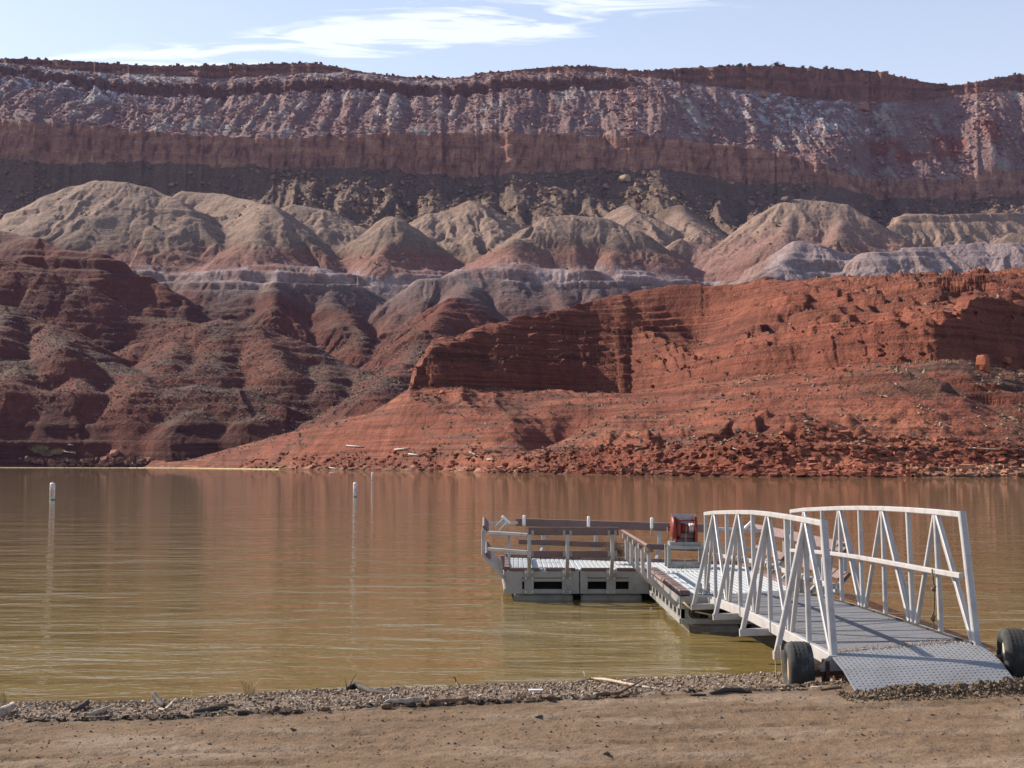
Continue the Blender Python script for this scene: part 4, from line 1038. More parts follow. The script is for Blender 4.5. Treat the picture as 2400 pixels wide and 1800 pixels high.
# ramp plate, bent, with raised treads
ra = [V3(2.655, 10.83, 0.712), V3(3.915, 10.83, 0.805)]; rb = [V3(2.665, 10.43, 0.640), V3(3.93, 10.43, 0.715)]; rc = [V3(2.675, 9.90, 0.470), V3(3.95, 9.93, 0.505)]
m_ = MB(); th = V3(0, 0, -0.012)
for A_, B_ in ((ra, rb), (rb, rc)):
    for s0 in range(14):
        ua, ub = s0 / 14, (s0 + 1) / 14
        for r0_ in range(3):
            qa, qb = r0_ / 3, (r0_ + 1) / 3
            pt = lambda u_, q_: A_[0].lerp(A_[1], u_).lerp(B_[0].lerp(B_[1], u_), q_)
            m_.prism([pt(ua, qa), pt(ub, qa), pt(ub, qb), pt(ua, qb)], (0, 0, 0), th)
plate = m_.build('ramp_plate', M_PLATE, gang)
m_ = MB()
nx_, ny_ = 36, 24
for j in range(ny_):
    for i in range(nx_):
        u_ = (i + 0.5) / nx_; w_ = (j + 0.5) / ny_
        L = 0.43
        if w_ < L: a_, b_, q_ = ra, rb, w_ / L
        else: a_, b_, q_ = rb, rc, (w_ - L) / (1 - L)
        p0 = a_[0].lerp(a_[1], u_); p1 = b_[0].lerp(b_[1], u_); c_ = p0.lerp(p1, q_)
        sx = V3(1, 0, 0.06).normalized(); fy = (p1 - p0).normalized(); nrm = sx.cross(-fy).normalized()
        if nrm.z < 0: nrm = -nrm
        dl = (sx * 0.82 + fy * (0.40 if (i + j) % 2 else -0.40)).normalized() * 0.0125; dw = dl.cross(nrm).normalized() * 0.0042
        c_ = c_ + nrm * 0.0008
        b = len(m_.v)
        m_.v += [tuple(c_ - dl), tuple(c_ + dw), tuple(c_ + dl), tuple(c_ - dw), tuple(c_ + nrm * 0.0035 - dl * 0.4), tuple(c_ + nrm * 0.0035 + dl * 0.4)]
        m_.f += [(b, b + 3, b + 5, b + 4), (b + 3, b + 2, b + 5), (b + 2, b + 1, b + 4, b + 5), (b + 1, b, b + 4)]
tb = m_.build('tread_bump', M_PLATE, plate); tb['kind'] = 'stuff'
# wheels, axle and brackets
def wheel(cx, cy, cz, face, rim_mat, ry):
    w = link('wheel', None, None, gang); w.location = V3(cx, cy, cz) - gang.location; w.empty_display_size = 0.1
    w.rotation_euler = (0, 0, ry)
    R_, hw = 0.228, 0.105
    pr = [(-hw * 0.72, 0.125), (-hw * 0.98, 0.150), (-hw, 0.180), (-hw * 0.93, 0.208), (-hw * 0.78, 0.222), (-hw * 0.45, R_), (0, R_ + 0.001), (hw * 0.45, R_), (hw * 0.78, 0.222), (hw * 0.93, 0.208), (hw, 0.180), (hw * 0.98, 0.150), (hw * 0.72, 0.125)]
    t_ = MB().lathe((0, 0, 0), (1, 0, 0), pr, 48)
    t_.f = t_.f[:-2]
    me_ = bpy.data.meshes.new('tyre'); me_.from_pydata(t_.v, [], t_.f)
    for p_ in me_.polygons: p_.use_smooth = True
    tyre = link('tyre', me_, M_TYREG, w)
    # zigzag tread grooves
    g_ = MB()
    for lane in (-0.052, -0.018, 0.018, 0.052):
        pts = [V3(lane + (0.004 if k % 2 else -0.004), math.cos(2 * math.pi * k / 72) * (R_ - 0.0005), math.sin(2 * math.pi * k / 72) * (R_ - 0.0005)) for k in range(73)]
        sweep(g_.v, g_.f, pts, prof(0.007, 0.006, 0.1), V3(1, 0, 0), False)
    gm = bpy.data.meshes.new('tread_groove'); gm.from_pydata(g_.v, [], g_.f); link('tread_groove', gm, M_DARK, w)
    rm = MB().lathe((0, 0, 0), (1, 0, 0), [(-hw * 0.72, 0.127), (-hw * 0.70, 0.118), (-hw * 0.4, 0.108), (-hw * 0.30, 0.05), (-hw * 0.55, 0.032), (-hw * 0.6, 0.0), (hw * 0.3, 0.0), (hw * 0.35, 0.108), (hw * 0.70, 0.118), (hw * 0.72, 0.127)], 32)
    rme = bpy.data.meshes.new('rim'); rme.from_pydata(rm.v, [], rm.f); rme.update(); bm = bmesh.new(); bm.from_mesh(rme); bmesh.ops.remove_doubles(bm, verts=bm.verts, dist=1e-5); bmesh.ops.recalc_face_normals(bm, faces=bm.faces); bm.to_mesh(rme); bm.free()
    link('rim', rme, rim_mat, w)
    return w
# rubber that carries pale dust on its upper shoulder: stains of its own, patchy
M_TYREG, t, b = mat_new('dusty_tyre')
v = coords(t); na = noise_node(t, 7, 5, 0.7, v); nb_ = noise_node(t, 60, 3, 0.6, v)
t.links.new(ramp(t, na.outputs['Fac'], [(0.38, (0.018, 0.018, 0.019)), (0.54, (0.035, 0.034, 0.034)), (0.72, (0.12, 0.11, 0.105))]), b.inputs['Base Color'])
b.inputs['Roughness'].default_value = 0.9; bump(t, b, nb_.outputs['Fac'], 0.5, 0.003)
wl = wheel(2.385, 10.78, 0.585, 1, M_RIM, -0.07); wl['label'] = 'left wheel with orange-tan rim'
wr = wheel(4.115, 10.60, 0.715, 1, M_RIM2, -0.17); wr['label'] = 'right wheel with cream rim and dusty tread'
MB().beam((2.45, 10.80, 0.545), (4.08, 10.70, 0.690), 0.055, 0.055, side=V3(0, 1, 0)).build('axle', M_RUST, gang)
MB().beam((2.56, 10.76, 0.585), (2.93, 10.76, 0.600), 0.03, 0.03, side=V3(0, 1, 0)).build('axle_bracket', M_ALU, gang)
MB().prism([(2.545, 10.74, 0.60), (2.705, 10.74, 0.60), (2.705, 10.74, 0.705), (2.63, 10.74, 0.705)], (0, 0, 0), (0, 0.02, 0)).build('gusset_plate', M_ALU, gang)
for cx_ in (2.60, 4.02): MB().box(cx_, cx_ + 0.03, 10.72, 10.88, 0.44, 0.66).build('spring_clamp', M_RUST, gang)
MB().beam((2.70, 10.76, 0.64), (2.70, 10.76, 0.50), 0.03, 0.02).build('bracket_leg', M_RUST, gang)
MB().tube([(2.72, 10.6, 0.50), (2.78, 10.3, 0.46), (2.86, 10.1, 0.42)], 0.012, 6).build('cable', M_DARK, gang)
# sand and grit swept onto the deck end
n_ = 2200
x = R1.uniform(GX0 + 0.03, GX1 - 0.03, n_); y = 10.84 + np.abs(R1.normal(size=n_)) * 0.16 * (0.7 + 0.5 * (x - GX0))
far = R1.rand(n_) < 0.10; y = np.where(far, R1.uniform(10.9, 13.5, n_), y)
p = np.stack([x, y, np.array([deckz(a, min(b_, 17)) for a, b_ in zip(x, y)]) - 0.004], 1)
sp_ = scatter('deck_grit', p, 0.004 + 0.014 * R1.rand(n_) ** 4, np.clip(np.tile(c3(0.48, 0.37, 0.29), (n_, 1)) * (0.7 + 0.5 * R1.rand(n_, 1)), 0, 0.8), M_STONE, shape='oct', flat=0.8, sink=0.1, jit=0.3, rs=R1)
tag(sp_, kind='stuff')
# ropes
def rope(name, pts, r, mat, label, cat='rope', knots=()):
    e_ = empty(name, pts[0], label, cat)
    MB().tube(pts, r, 7).build('strand', mat, e_, True)
    for kp in knots:
        q = MB()
        for a in range(3):
            pr_ = [V3(*kp) + V3(math.cos(tt_ * 1.05 + a) * 0.017, math.sin(tt_ * 1.05 + a * 2) * 0.015, (tt_ - 3) * 0.006) for tt_ in range(7)]
            q.tube(pr_, r * 1.2, 6)
        q.build('knot', mat, e_, True)
    return e_
rx, ry_ = 3.79, 11.66
rope('hanging_rope', [(rx, ry_ - 0.03, 1.345), (rx + 0.006, ry_ - 0.035, 1.25), (rx + 0.018, ry_ - 0.03, 1.18), (rx + 0.012, ry_ - 0.03, 1.10), (rx + 0.010, ry_ - 0.03, 0.98), (rx - 0.004, ry_ - 0.03, 0.90), (rx + 0.006, ry_ - 0.03, 0.86), (rx + 0.004, ry_ - 0.03, 0.815)], 0.008, M_ROPED,
     'frayed knotted rope hanging from the right mid rail of the gangway', 'rope', [(rx + 0.001, ry_ - 0.03, 0.905), (rx + 0.012, ry_ - 0.03, 1.17)])
rope('pale_cord', [(2.375, 11.63, 0.66), (2.362, 11.62, 0.60), (2.366, 11.62, 0.50), (2.370, 11.62, 0.40), (2.372, 11.60, 0.30)], 0.006, M_ROPE, 'thin pale cord hanging left of the left tyre, the farther from it', 'cord')
rope('pale_cord', [(2.415, 11.63, 0.66), (2.418, 11.62, 0.58), (2.424, 11.62, 0.46), (2.432, 11.62, 0.36), (2.440, 11.60, 0.29)], 0.005, M_ROPE, 'thin pale cord hanging close beside the left tyre', 'cord')

# ------------------------------------------------------------------ floating dock
DK = 0.52
dock = empty('floating_dock', (2.2, 21.5, 0.0), 'L-shaped floating boat dock with ribbed white deck and brown plank guard rails', 'dock')
WX0, WX1, WY0 = -0.11, 2.30, 21.6
KX0, KX1, KY0 = 2.30, 4.08, 17.55
def backY(x): return 24.4 + (x + 0.12) / 4.22 * (22.5 - 24.4)
def ribbed(x0, x1, y0, y1a, y1b, z, pitch=0.078, h=0.012):
    m_ = MB(); n = max(1, int(round((x1 - x0) / pitch))); pw = (x1 - x0) / n; k = len(m_.v)
    prf = []
    for i in range(n):
        a = x0 + i * pw
        prf += [(a, z - h), (a + pw * 0.12, z - h), (a + pw * 0.2, z), (a + pw * 0.9, z), (a + pw, z - h)]
    for yy_i in (0, 1):
        for (a, zz_) in prf:
            y_ = y0 if yy_i == 0 else y1a + (y1b - y1a) * (a - x0) / (x1 - x0)
            m_.v.append((a, y_, zz_))
    n2 = len(prf)
    for i in range(n2 - 1): m_.f.append((i, i + 1, n2 + i + 1, n2 + i))
    k = len(m_.v)
    m_.v += [(x0, y0, z - 0.05), (x1, y0, z - 0.05), (x1, y1b, z - 0.05), (x0, y1a, z - 0.05)]
    m_.f += [(k, k + 3, k + 2, k + 1), (0, k, k + 1, n2 - 1), (n2, 2 * n2 - 1, k + 2, k + 3), (0, n2, k + 3, k), (n2 - 1, k + 1, k + 2, 2 * n2 - 1)]
    return m_
for i in range(4):
    a = WX0 + 0.06 + (WX1 - WX0 - 0.06) * i / 4; b_ = WX0 + 0.06 + (WX1 - WX0 - 0.06) * (i + 1) / 4 - 0.006
    ribbed(a, b_, WY0 + 0.05, backY(a) - 0.06, backY(b_) - 0.06, DK).build('deck_panel', M_RIB, dock)
yk = [KY0 + 0.02, 18.75, 20.0, 21.25]
for i in range(3):
    for j in range(2):
        a = KX0 + 0.13 + (KX1 - KX0 - 0.2) / 2 * j; b_ = a + (KX1 - KX0 - 0.2) / 2 - 0.005
        ribbed(a, b_, yk[i], yk[i + 1] - 0.012, yk[i + 1] - 0.012, DK).build('deck_panel', M_RIB, dock)
for j in range(2):
    a = KX0 + 0.01 + (KX1 - KX0 - 0.07) / 2 * j; b_ = a + (KX1 - KX0 - 0.07) / 2 - 0.005
    ribbed(a, b_, 21.25, backY(a) - 0.06, backY(b_) - 0.06, DK + 0.001).build('deck_panel', M_RIB, dock)
# brown nosing blocks round the edges
def blocks(a, b, n, w, h, gap=0.03, side=None):
    a = V3(*a); b = V3(*b)
    for i in range(n):
        p0 = a.lerp(b, (i + 0.0) / n); p1 = a.lerp(b, (i + 1.0) / n); d = (p1 - p0).normalized()
        MB().beam(p0 + d * gap / 2, p1 - d * gap / 2, w, h, 0.12, side).build('nosing_block', M_PLANK, dock)
blocks((KX0 + 0.06, KY0 + 0.02, DK + 0.012), (KX0 + 0.06, WY0 - 0.02, DK + 0.012), 11, 0.13, 0.06, 0.05)
blocks((WX0 + 0.02, WY0 + 0.02, DK + 0.012), (WX0 - 0.06, 24.36, DK + 0.012), 5, 0.12, 0.06)
blocks((KX1 - 0.05, KY0 + 0.02, DK + 0.012), (KX1 - 0.05, 22.45, DK + 0.012), 10, 0.13, 0.06)
blocks((WX0 + 0.03, WY0 + 0.02, DK + 0.0), (WX1, WY0 + 0.02, DK + 0.0), 4, 0.05, 0.05, 0.10)
blocks((WX0 - 0.05, backY(-0.1) - 0.02, DK + 0.025), (KX1, backY(KX1) - 0.02, DK + 0.025), 6, 0.06, 0.09, 0.02)
# side frames: rails, uprights, plates and the pontoons beneath
def wall_frame(p0, p1, nwin, nm='side_frame'):
    """open frame standing between p0 and p1 (xy); z from 0.10 to 0.49"""
    p0 = V3(p0[0], p0[1], 0); p1 = V3(p1[0], p1[1], 0); d = (p1 - p0).normalized(); nrm = V3(-d.y, d.x, 0)
    L = (p1 - p0).length
    for z_, h_ in ((0.435, 0.105), (0.345, 0.055), (0.155, 0.075)):
        MB().beam(p0 + V3(0, 0, z_), p1 + V3(0, 0, z_), 0.05, h_, 0.08).build('frame_rail', M_ALU2, dock)
    for i in range(nwin + 1):
        c = p0 + d * (L * i / nwin); w_ = 0.10 if i in (0, nwin) else 0.14
        c = c + d * (w_ / 2 if i == 0 else (-w_ / 2 if i == nwin else 0))
        u = MB().prism([c - d * w_ / 2 + V3(0, 0, 0.195), c + d * w_ / 2 + V3(0, 0, 0.195), c + d * w_ / 2 + V3(0, 0, 0.315), c - d * w_ / 2 + V3(0, 0, 0.315)], nrm * -0.028, nrm * 0.02)
        u.build('frame_plate', M_ALU2, dock)
wall_frame((WX0, WY0), (WX1, WY0), 1); wall_frame((WX0 - 0.06, 24.35), (WX0, WY0), 5)
wall_frame((KX0, WY0), (KX0, KY0), 9); wall_frame((KX1, KY0), (KX1, 22.5), 9); wall_frame((KX0, KY0), (KX1, KY0), 4)
MB().box(WX0 + 0.12, WX1 + 0.2, WY0 + 0.35, 23.5, -0.08, 0.40).build('underdeck_shade_block', M_DARK, dock)  # near-black blocks stand in for the shade behind the frame openings
MB().box(KX0 + 0.3, KX1 - 0.3, KY0 + 0.35, 22.3, -0.08, 0.40).build('underdeck_shade_block', M_DARK, dock)
def pontoon(x0, x1, y0, y1):
    m_ = MB(); m_.box(x0, x1, y0, y1, -0.16, 0.115)
    o = m_.build('pontoon', M_FLOAT, dock)
    bm = bmesh.new(); bm.from_mesh(o.data); bmesh.ops.bevel(bm, geom=list(bm.edges), offset=0.03, segments=2, affect='EDGES'); bm.to_mesh(o.data); bm.free()
for x0_, x1_ in ((0.02, 1.02), (1.16, 2.18)): pontoon(x0_, x1_, WY0 + 0.03, 23.0)
for x0_, x1_ in ((2.42, 3.1), (3.3, 4.0)):
    for y0_, y1_ in ((17.62, 18.9), (19.1, 20.4), (20.6, 22.0)): pontoon(x0_, x1_, y0_, y1_)
MB().box(-0.16, 0.04, 23.3, 24.2, -0.12, 0.20).build('pontoon', M_FLOAT, dock)
# joint and patch plates on the front of the wing, with bolts
for px_, hw_ in ((0.03, 0.14), (1.045, 0.075), (1.20, 0.065), (2.12, 0.17)):
    MB().box(px_ - hw_, px_ + hw_, WY0 - 0.034, WY0 - 0.026, 0.12, 0.49).build('joint_plate', M_ALU2, dock)
MB().box(1.125, 1.14, WY0 - 0.036, WY0 - 0.02, 0.10, 0.50).build('joint_gap', M_DARK, dock)
# guards: bent arms leaning out from the side, planks along their tops
def guard(pts_inner, outv, zin=0.35, zk=0.74, zt_=1.12, reach=0.38, wall=True, plate=True):
    for (x_, y_) in pts_inner:
        o_ = V3(*outv) * reach
        a = V3(x_, y_, zin); k = V3(x_, y_, zk) + V3(o_.x, o_.y, 0); t_ = V3(x_, y_, zt_) + V3(o_.x, o_.y, 0)
        sdv = V3(-outv[1], outv[0], 0)
        MB().poly([a, k, t_], 0.060, 0.060, side=sdv).build('guard_arm', M_ALU, dock)
        if plate:
            c = V3(x_, y_, 0.305) + V3(*outv) * 0.034
            pl = MB().prism([c - sdv * 0.078 + V3(0, 0, -0.19), c + sdv * 0.078 + V3(0, 0, -0.19), c + sdv * 0.078 + V3(0, 0, 0.21), c - sdv * 0.078 + V3(0, 0, 0.21)], V3(0, 0, 0), V3(*outv) * 0.010).build('mount_plate', M_ALU2, dock)
            for u_ in (-0.055, 0.055):
                for z_ in (-0.155, 0.07, 0.17):
                    MB().lathe(c + sdv * u_ + V3(0, 0, z_) + V3(*outv) * 0.010, outv, [(0, 0.014), (0.012, 0.012)], 6).build('bolt', M_BOLT, pl)
def plank(a, b, w=0.045, h=0.135, tilt=0.0, bolts=0, bside=1):
    a = V3(*a); b = V3(*b); d = (b - a).normalized(); s_ = d.cross(V3(0, 0, 1)).normalized()
    s2 = (s_ * math.cos(tilt) + V3(0, 0, 1) * math.sin(tilt)).normalized()
    o = MB().beam(a, b, w, h, 0.2, side=s2).build('guard_plank', M_PLANK, dock)
    u2 = s2.cross(d).normalized()
    for i in range(bolts):
        c = a.lerp(b, (i + 0.5) / bolts) + s2 * bside * (w / 2 - 0.002)
        for k_ in (-0.05, 0.05):
            MB().lathe(c + d * k_ + u2 * 0.03, s2 * bside, [(0, 0.011), (0.006, 0.009)], 6).build('bolt', M_BOLT, o)
    return o
# front of the wing
fx_ = (0.285, 0.915, 1.655)
guard([(x_, WY0) for x_ in fx_], (0, -1, 0))
plank((0.27, WY0 - 0.335, 1.175), (1.76, WY0 - 0.335, 1.175)); plank((0.33, WY0 - 0.335, 0.80), (1.74, WY0 - 0.335, 0.80), 0.045, 0.11)
for x_ in fx_:
    for s_ in (-1, 1):
        for z_ in (1.15, 0.80):
            if x_ == fx_[0] and s_ < 0: continue
            MB().box(x_ + s_ * 0.055 - 0.022, x_ + s_ * 0.055 + 0.022, WY0 - 0.372, WY0 - 0.360, z_ - 0.04, z_ + 0.04).build('plank_bracket', M_ALU2, dock)
for z_ in (1.135, 0.855): MB().beam((-0.40, WY0 + 0.02, z_), (0.26, WY0 - 0.38, z_ - 0.02), 0.05, 0.055).build('corner_rail', M_ALU, dock)
# left side of the wing
guard([(WX0 - 0.02 - 0.03 * (q / 4), WY0 + 0.15 + q * 0.60) for q in range(5)], (-1, 0, 0), 0.36, 0.76, 1.15, 0.36, plate=False)
plank((-0.44, WY0 + 0.05, 1.19), (-0.50, 24.35, 1.22), 0.045, 0.14, 0.72); plank((-0.40, WY0 + 0.05, 0.74), (-0.46, 24.3, 0.78), 0.045, 0.12, 0.72)
MB().beam((-0.30, 22.3, 1.06), (0.20, 22.3, 1.06), 0.30, 0.03, side=V3(0, 1, 0)).build('step_panel', M_ALU, dock)
MB().beam((-0.05, 22.3, 0.52), (-0.05, 22.3, 1.05), 0.05, 0.05, side=V3(1, 0, 0)).build('step_post', M_ALU, dock)
# left side of the walkway
guard([(KX0 - 0.02, 17.86 + q * 0.87) for q in range(5)], (-1, 0, 0), 0.33, 0.72, 1.08, 0.38, plate=False)
plank((1.885, 17.62, 1.135), (1.875, 21.45, 1.135), 0.04, 0.13, 0.72, 0)
for q in range(5):
    MB().box(1.835, 1.852, 17.80 + q * 0.87, 17.92 + q * 0.87, 1.06, 1.13).build('plank_bracket', M_ALU2, dock)
plank((2.10, 17.60, 0.66), (2.10, 21.4, 0.66), 0.04, 0.11, 0.72, 0)
# back
bxs = (0.45, 1.42, 2.55, 3.55)
for x_ in bxs:
    guard([(x_, backY(x_))], (0.41, 0.91, 0), 0.34, 0.74, 1.12, 0.36, plate=False)
ob = V3(0.41, 0.91, 0) * 0.33
plank((-0.05 + ob.x, backY(-0.05) + ob.y, 1.17), (3.45 + ob.x, backY(3.45) + ob.y, 1.13), 0.045, 0.15, 0, 8, -1)
plank((0.0 + ob.x, backY(0.0) + ob.y, 0.80), (3.45 + ob.x, backY(3.45) + ob.y, 0.76), 0.045, 0.10, 0, 8, -1)
MB().beam((-0.45, 24.3, 1.16), (0.1, 24.55, 1.16), 0.05, 0.05).build('corner_rail', M_ALU, dock)
for z_ in (1.12, 0.78): MB().beam((3.58, backY(3.45) + ob.y, z_), (4.5, backY(4.3) + ob.y - 0.1, z_ - 0.01), 0.05, 0.06).build('corner_rail', M_ALU, dock)
# right side of the walkway
guard([(KX1 + 0.02, 17.35 + q * 0.95) for q in range(6)], (1, 0, 0), 0.33, 0.74, 1.08, 0.38, plate=False)
plank((4.44, 17.05, 1.17), (4.44, 20.55, 1.14), 0.045, 0.17, -0.72, 4, -1); plank((4.44, 20.75, 1.14), (4.42, 23.6, 1.11), 0.045, 0.17, -0.72, 4, -1)
plank((4.40, 16.95, 0.80), (4.40, 20.45, 0.78), 0.045, 0.14, -0.72, 4, -1); plank((4.40, 20.8, 0.78), (4.38, 23.3, 0.76), 0.045, 0.14, -0.72, 3, -1)
MB().beam((KX1 + 0.2, 17.0, 0.62), (KX1 + 0.2, 22.4, 0.62), 0.05, 0.06).build('kerb_rail', M_ALU, dock)
# upright rollers on arms
M_BUOYW = simple('white_roller', (0.72, 0.72, 0.74), 0.25, 0, 0.05, 6)
def roller(c, axis, arm):
    c = V3(*c); ax = V3(*axis).normalized()
    r_ = MB().lathe(c - ax * 0.10, ax, [(0, 0.012), (0.004, 0.024), (0.012, 0.028), (0.188, 0.028), (0.196, 0.024), (0.20, 0.012)], 14).build('roller', M_BUOYW, dock, True)
    for s_ in (-0.05, 0.05):
        MB().beam(c + ax * s_, c + ax * s_ + V3(*arm), 0.032, 0.032).build('roller_arm', M_ALU, dock)
for xr_, X_ in ((0.23, 1229), (1.41, 1379), (2.52, 1526)):
    roller((xr_, backY(xr_) - 0.02, 1.22), (0.0, -0.30, 1), (0.02, 0.28, -0.18))
roller((-0.11, 23.6, 1.26), (1, 0.1, -0.95), (-0.16, 0.0, -0.17)); roller((4.16, 22.6, 1.22), (1, 0.1, 0.95), (0.14, 0, -0.17))
# corner chain
MB().tube([(2.32, 17.5, 0.42), (2.45, 17.45, 0.30), (2.62, 17.4, 0.27), (2.9, 17.3, 0.22)], 0.012, 6).build('mooring_line', M_ROPE, dock, True)
MB().lathe((2.42, 17.48, 0.31), (1, 0, 0), [(0, 0.05), (0.30, 0.05)], 12).build('hinge_roller', M_DARK, dock)

# ------------------------------------------------------------------ winch on its stand
wz = DK + 0.004
win = empty('winch', (2.95, 22.0, wz), 'red hand winch with cable drum bolted on a white stand at the dock corner', 'winch')
sx0, sx1, sy0, sy1 = 2.665, 3.245, 21.85, 22.25
for x_ in (sx0, sx1):
    for y_ in (sy0, sy1): MB().beam((x_, y_, wz), (x_, y_, wz + 0.36), 0.055, 0.055, side=V3(1, 0, 0)).build('stand_leg', M_ALU2, win)
for y_ in (sy0, sy1):
    MB().beam((sx0 - 0.03, y_ - 0.002, wz + 0.035), (sx1 + 0.03, y_ - 0.002, wz + 0.035), 0.06, 0.07, side=V3(0, 1, 0)).build('stand_rail', M_ALU2, win)
    MB().beam((sx0 - 0.03, y_ - 0.004, wz + 0.345), (sx1 + 0.03, y_ - 0.004, wz + 0.345), 0.06, 0.06, side=V3(0, 1, 0)).build('stand_rail', M_ALU2, win)
MB().box(sx0 + 0.02, sx1 - 0.03, sy0 + 0.03, sy1 - 0.02, wz + 0.375, wz + 0.435).build('stand_top', M_ALU2, win)
MB().box(2.74, 3.17, 22.12, 22.14, wz + 0.435, wz + 0.90).build('back_plate', M_ALU, win)
dc = V3(2.95, 22.0, wz + 0.66)
MB().lathe(V3(2.715, 22.0, wz + 0.68), (1, 0, 0), [(0, 0.10), (0.01, 0.165), (0.035, 0.19), (0.055, 0.19), (0.065, 0.15)], 28).build('gear_cover', M_RED, win, True)
MB().lathe(V3(2.80, 22.0, wz + 0.66), (1, 0, 0), [(0, 0.15), (0.015, 0.165), (0.06, 0.165), (0.07, 0.15)], 28).build('drum_flange', M_RED, win)
MB().prism([(3.11, 21.85, wz + 0.435), (3.11, 22.12, wz + 0.435), (3.11, 22.12, wz + 0.86), (3.11, 21.93, wz + 0.86), (3.11, 21.83, wz + 0.68)], (0, 0, 0), (0.04, 0, 0)).build('side_frame', M_RED, win)
MB().prism([(2.775, 21.87, wz + 0.435), (2.775, 22.12, wz + 0.435), (2.775, 22.12, wz + 0.86), (2.775, 21.93, wz + 0.86), (2.775, 21.85, wz + 0.66)], (0, 0, 0), (0.022, 0, 0)).build('side_frame', M_RED, win)
for z_ in (0.80, 0.49): MB().tube([(2.79, 21.93, wz + z_), (3.12, 21.93, wz + z_)], 0.013, 8).build('tie_bar', M_RED, win, True)
drum = MB().lathe(V3(2.86, 22.0, wz + 0.66), (1, 0, 0), [(0, 0.085), (0.25, 0.085)], 20).build('drum', simple('dark_red_drum', (0.20, 0.03, 0.015), 0.6), win, True)
for q in range(5): MB().lathe(V3(3.02 + q * 0.016, 22.0, wz + 0.66), (1, 0, 0), [(0, 0.087), (0.004, 0.094), (0.010, 0.094), (0.014, 0.087)], 20).build('cable_turn', M_BOLT, drum, True)
MB().tube([(2.97, 21.91, wz + 0.70), (2.945, 21.84, wz + 0.42), (2.93, 21.80, wz + 0.20), (2.915, 21.80, wz + 0.03)], 0.006, 6).build('cable', M_ROPE, win, True)
MB().tube([(2.71, 22.0, wz + 0.68), (2.66, 22.0, wz + 0.68), (2.655, 21.9, wz + 0.50), (2.63, 21.9, wz + 0.50)], 0.012, 8).build('crank', M_RED, win, True)

# ------------------------------------------------------------------ tumbleweed caught on the dock
tw = empty('tumbleweed', (1.80, 22.75, DK), 'dry brown tumbleweed caught against the dock rail left of the winch', 'tumbleweed')
m_ = MB(); rr_ = random.Random(4)
for q in range(420):
    a = rr_.uniform(0, 6.283); e_ = math.acos(rr_.uniform(-0.35, 1)); d = V3(math.sin(e_) * math.cos(a), math.sin(e_) * math.sin(a), math.cos(e_) * 0.95)
    c = V3(1.80, 22.75, DK + 0.17); L = rr_.uniform(0.15, 0.30)
    s0_ = c + d * rr_.uniform(0, 0.1) ; mid_ = c + d * L * 0.6 + V3(rr_.uniform(-.04, .04), rr_.uniform(-.04, .04), rr_.uniform(-.02, .05)); e1_ = c + d * L + V3(rr_.uniform(-.05, .05), rr_.uniform(-.05, .05), rr_.uniform(-.02, .06))
    for v_ in (s0_, mid_, e1_): v_.z = max(v_.z, DK + 0.01)
    m_.tube([s0_, mid_, e1_], 0.0042, 3, [1, .8, .4])
m_.build('twigs', simple('dry_weed', (0.24, 0.155, 0.10), 0.95, 0, 0.4, 6), tw)

# ------------------------------------------------------------------ buoys
M_BUOY = simple('white_buoy_plastic', (0.74, 0.73, 0.72), 0.35, 0, 0.06, 5, dark=(0.62, 0.60, 0.56))
M_ORANGE = simple('orange_marking', (0.62, 0.10, 0.03), 0.5, 0, 0.08, 8)
M_BLACK = simple('black_marking', (0.03, 0.03, 0.035), 0.6, 0, 0.1, 8)
def wrap(name, polys2d, r, zc_, mat, parent, face):
    """flat figure (metres) laid on a cylinder of radius r, facing angle `face`; polys subdivided across"""
    vs = []; fs = []
    for poly in polys2d:
        k = len(vs)
        for (a, h) in poly:
            th = face + a / r
            vs.append((math.sin(th) * r, -math.cos(th) * r, zc_ + h))
        fs.append(tuple(range(k, k + len(poly))))
    me = bpy.data.meshes.new(name); me.from_pydata(vs, [], fs)
    return link(name, me, mat, parent)
def strip(a0, h0, a1, h1, w):
    n = 5; out_ = []
    for i in range(n):
        for_ = i / n; nx = (i + 1) / n
        x0_, y0_, x1_, y1_ = a0 + (a1 - a0) * for_, h0 + (h1 - h0) * for_, a0 + (a1 - a0) * nx, h0 + (h1 - h0) * nx
        dx_, dy_ = a1 - a0, h1 - h0; L = math.hypot(dx_, dy_); px_, py_ = -dy_ / L * w / 2, dx_ / L * w / 2
        out_.append([(x0_ - px_, y0_ - py_), (x1_ - px_, y1_ - py_), (x1_ + px_, y1_ + py_), (x0_ + px_, y0_ + py_)])
    return out_
def wrap_text(txt, size, r, zc_, face, parent):
    cu = bpy.data.curves.new('lettering', 'FONT'); cu.body = txt; cu.size = size; cu.align_x = 'CENTER'; cu.align_y = 'CENTER'; cu.resolution_u = 2
    tmp = bpy.data.objects.new('lettering', cu); COL.objects.link(tmp)
    dg = bpy.context.evaluated_depsgraph_get(); me = bpy.data.meshes.new_from_object(tmp.evaluated_get(dg))
    bpy.data.objects.remove(tmp)
    bm = bmesh.new(); bm.from_mesh(me)
    bmesh.ops.subdivide_edges(bm, edges=[e for e in bm.edges if e.calc_length() > 0.05], cuts=2)
    for v_ in bm.verts:
        th = face + v_.co.x / r; h_ = v_.co.y
        v_.co = Vector((math.sin(th) * r, -math.cos(th) * r, zc_ + h_))
    bm.to_mesh(me); bm.free(); me.materials.clear()
    return link('lettering', me, M_BLACK, parent)
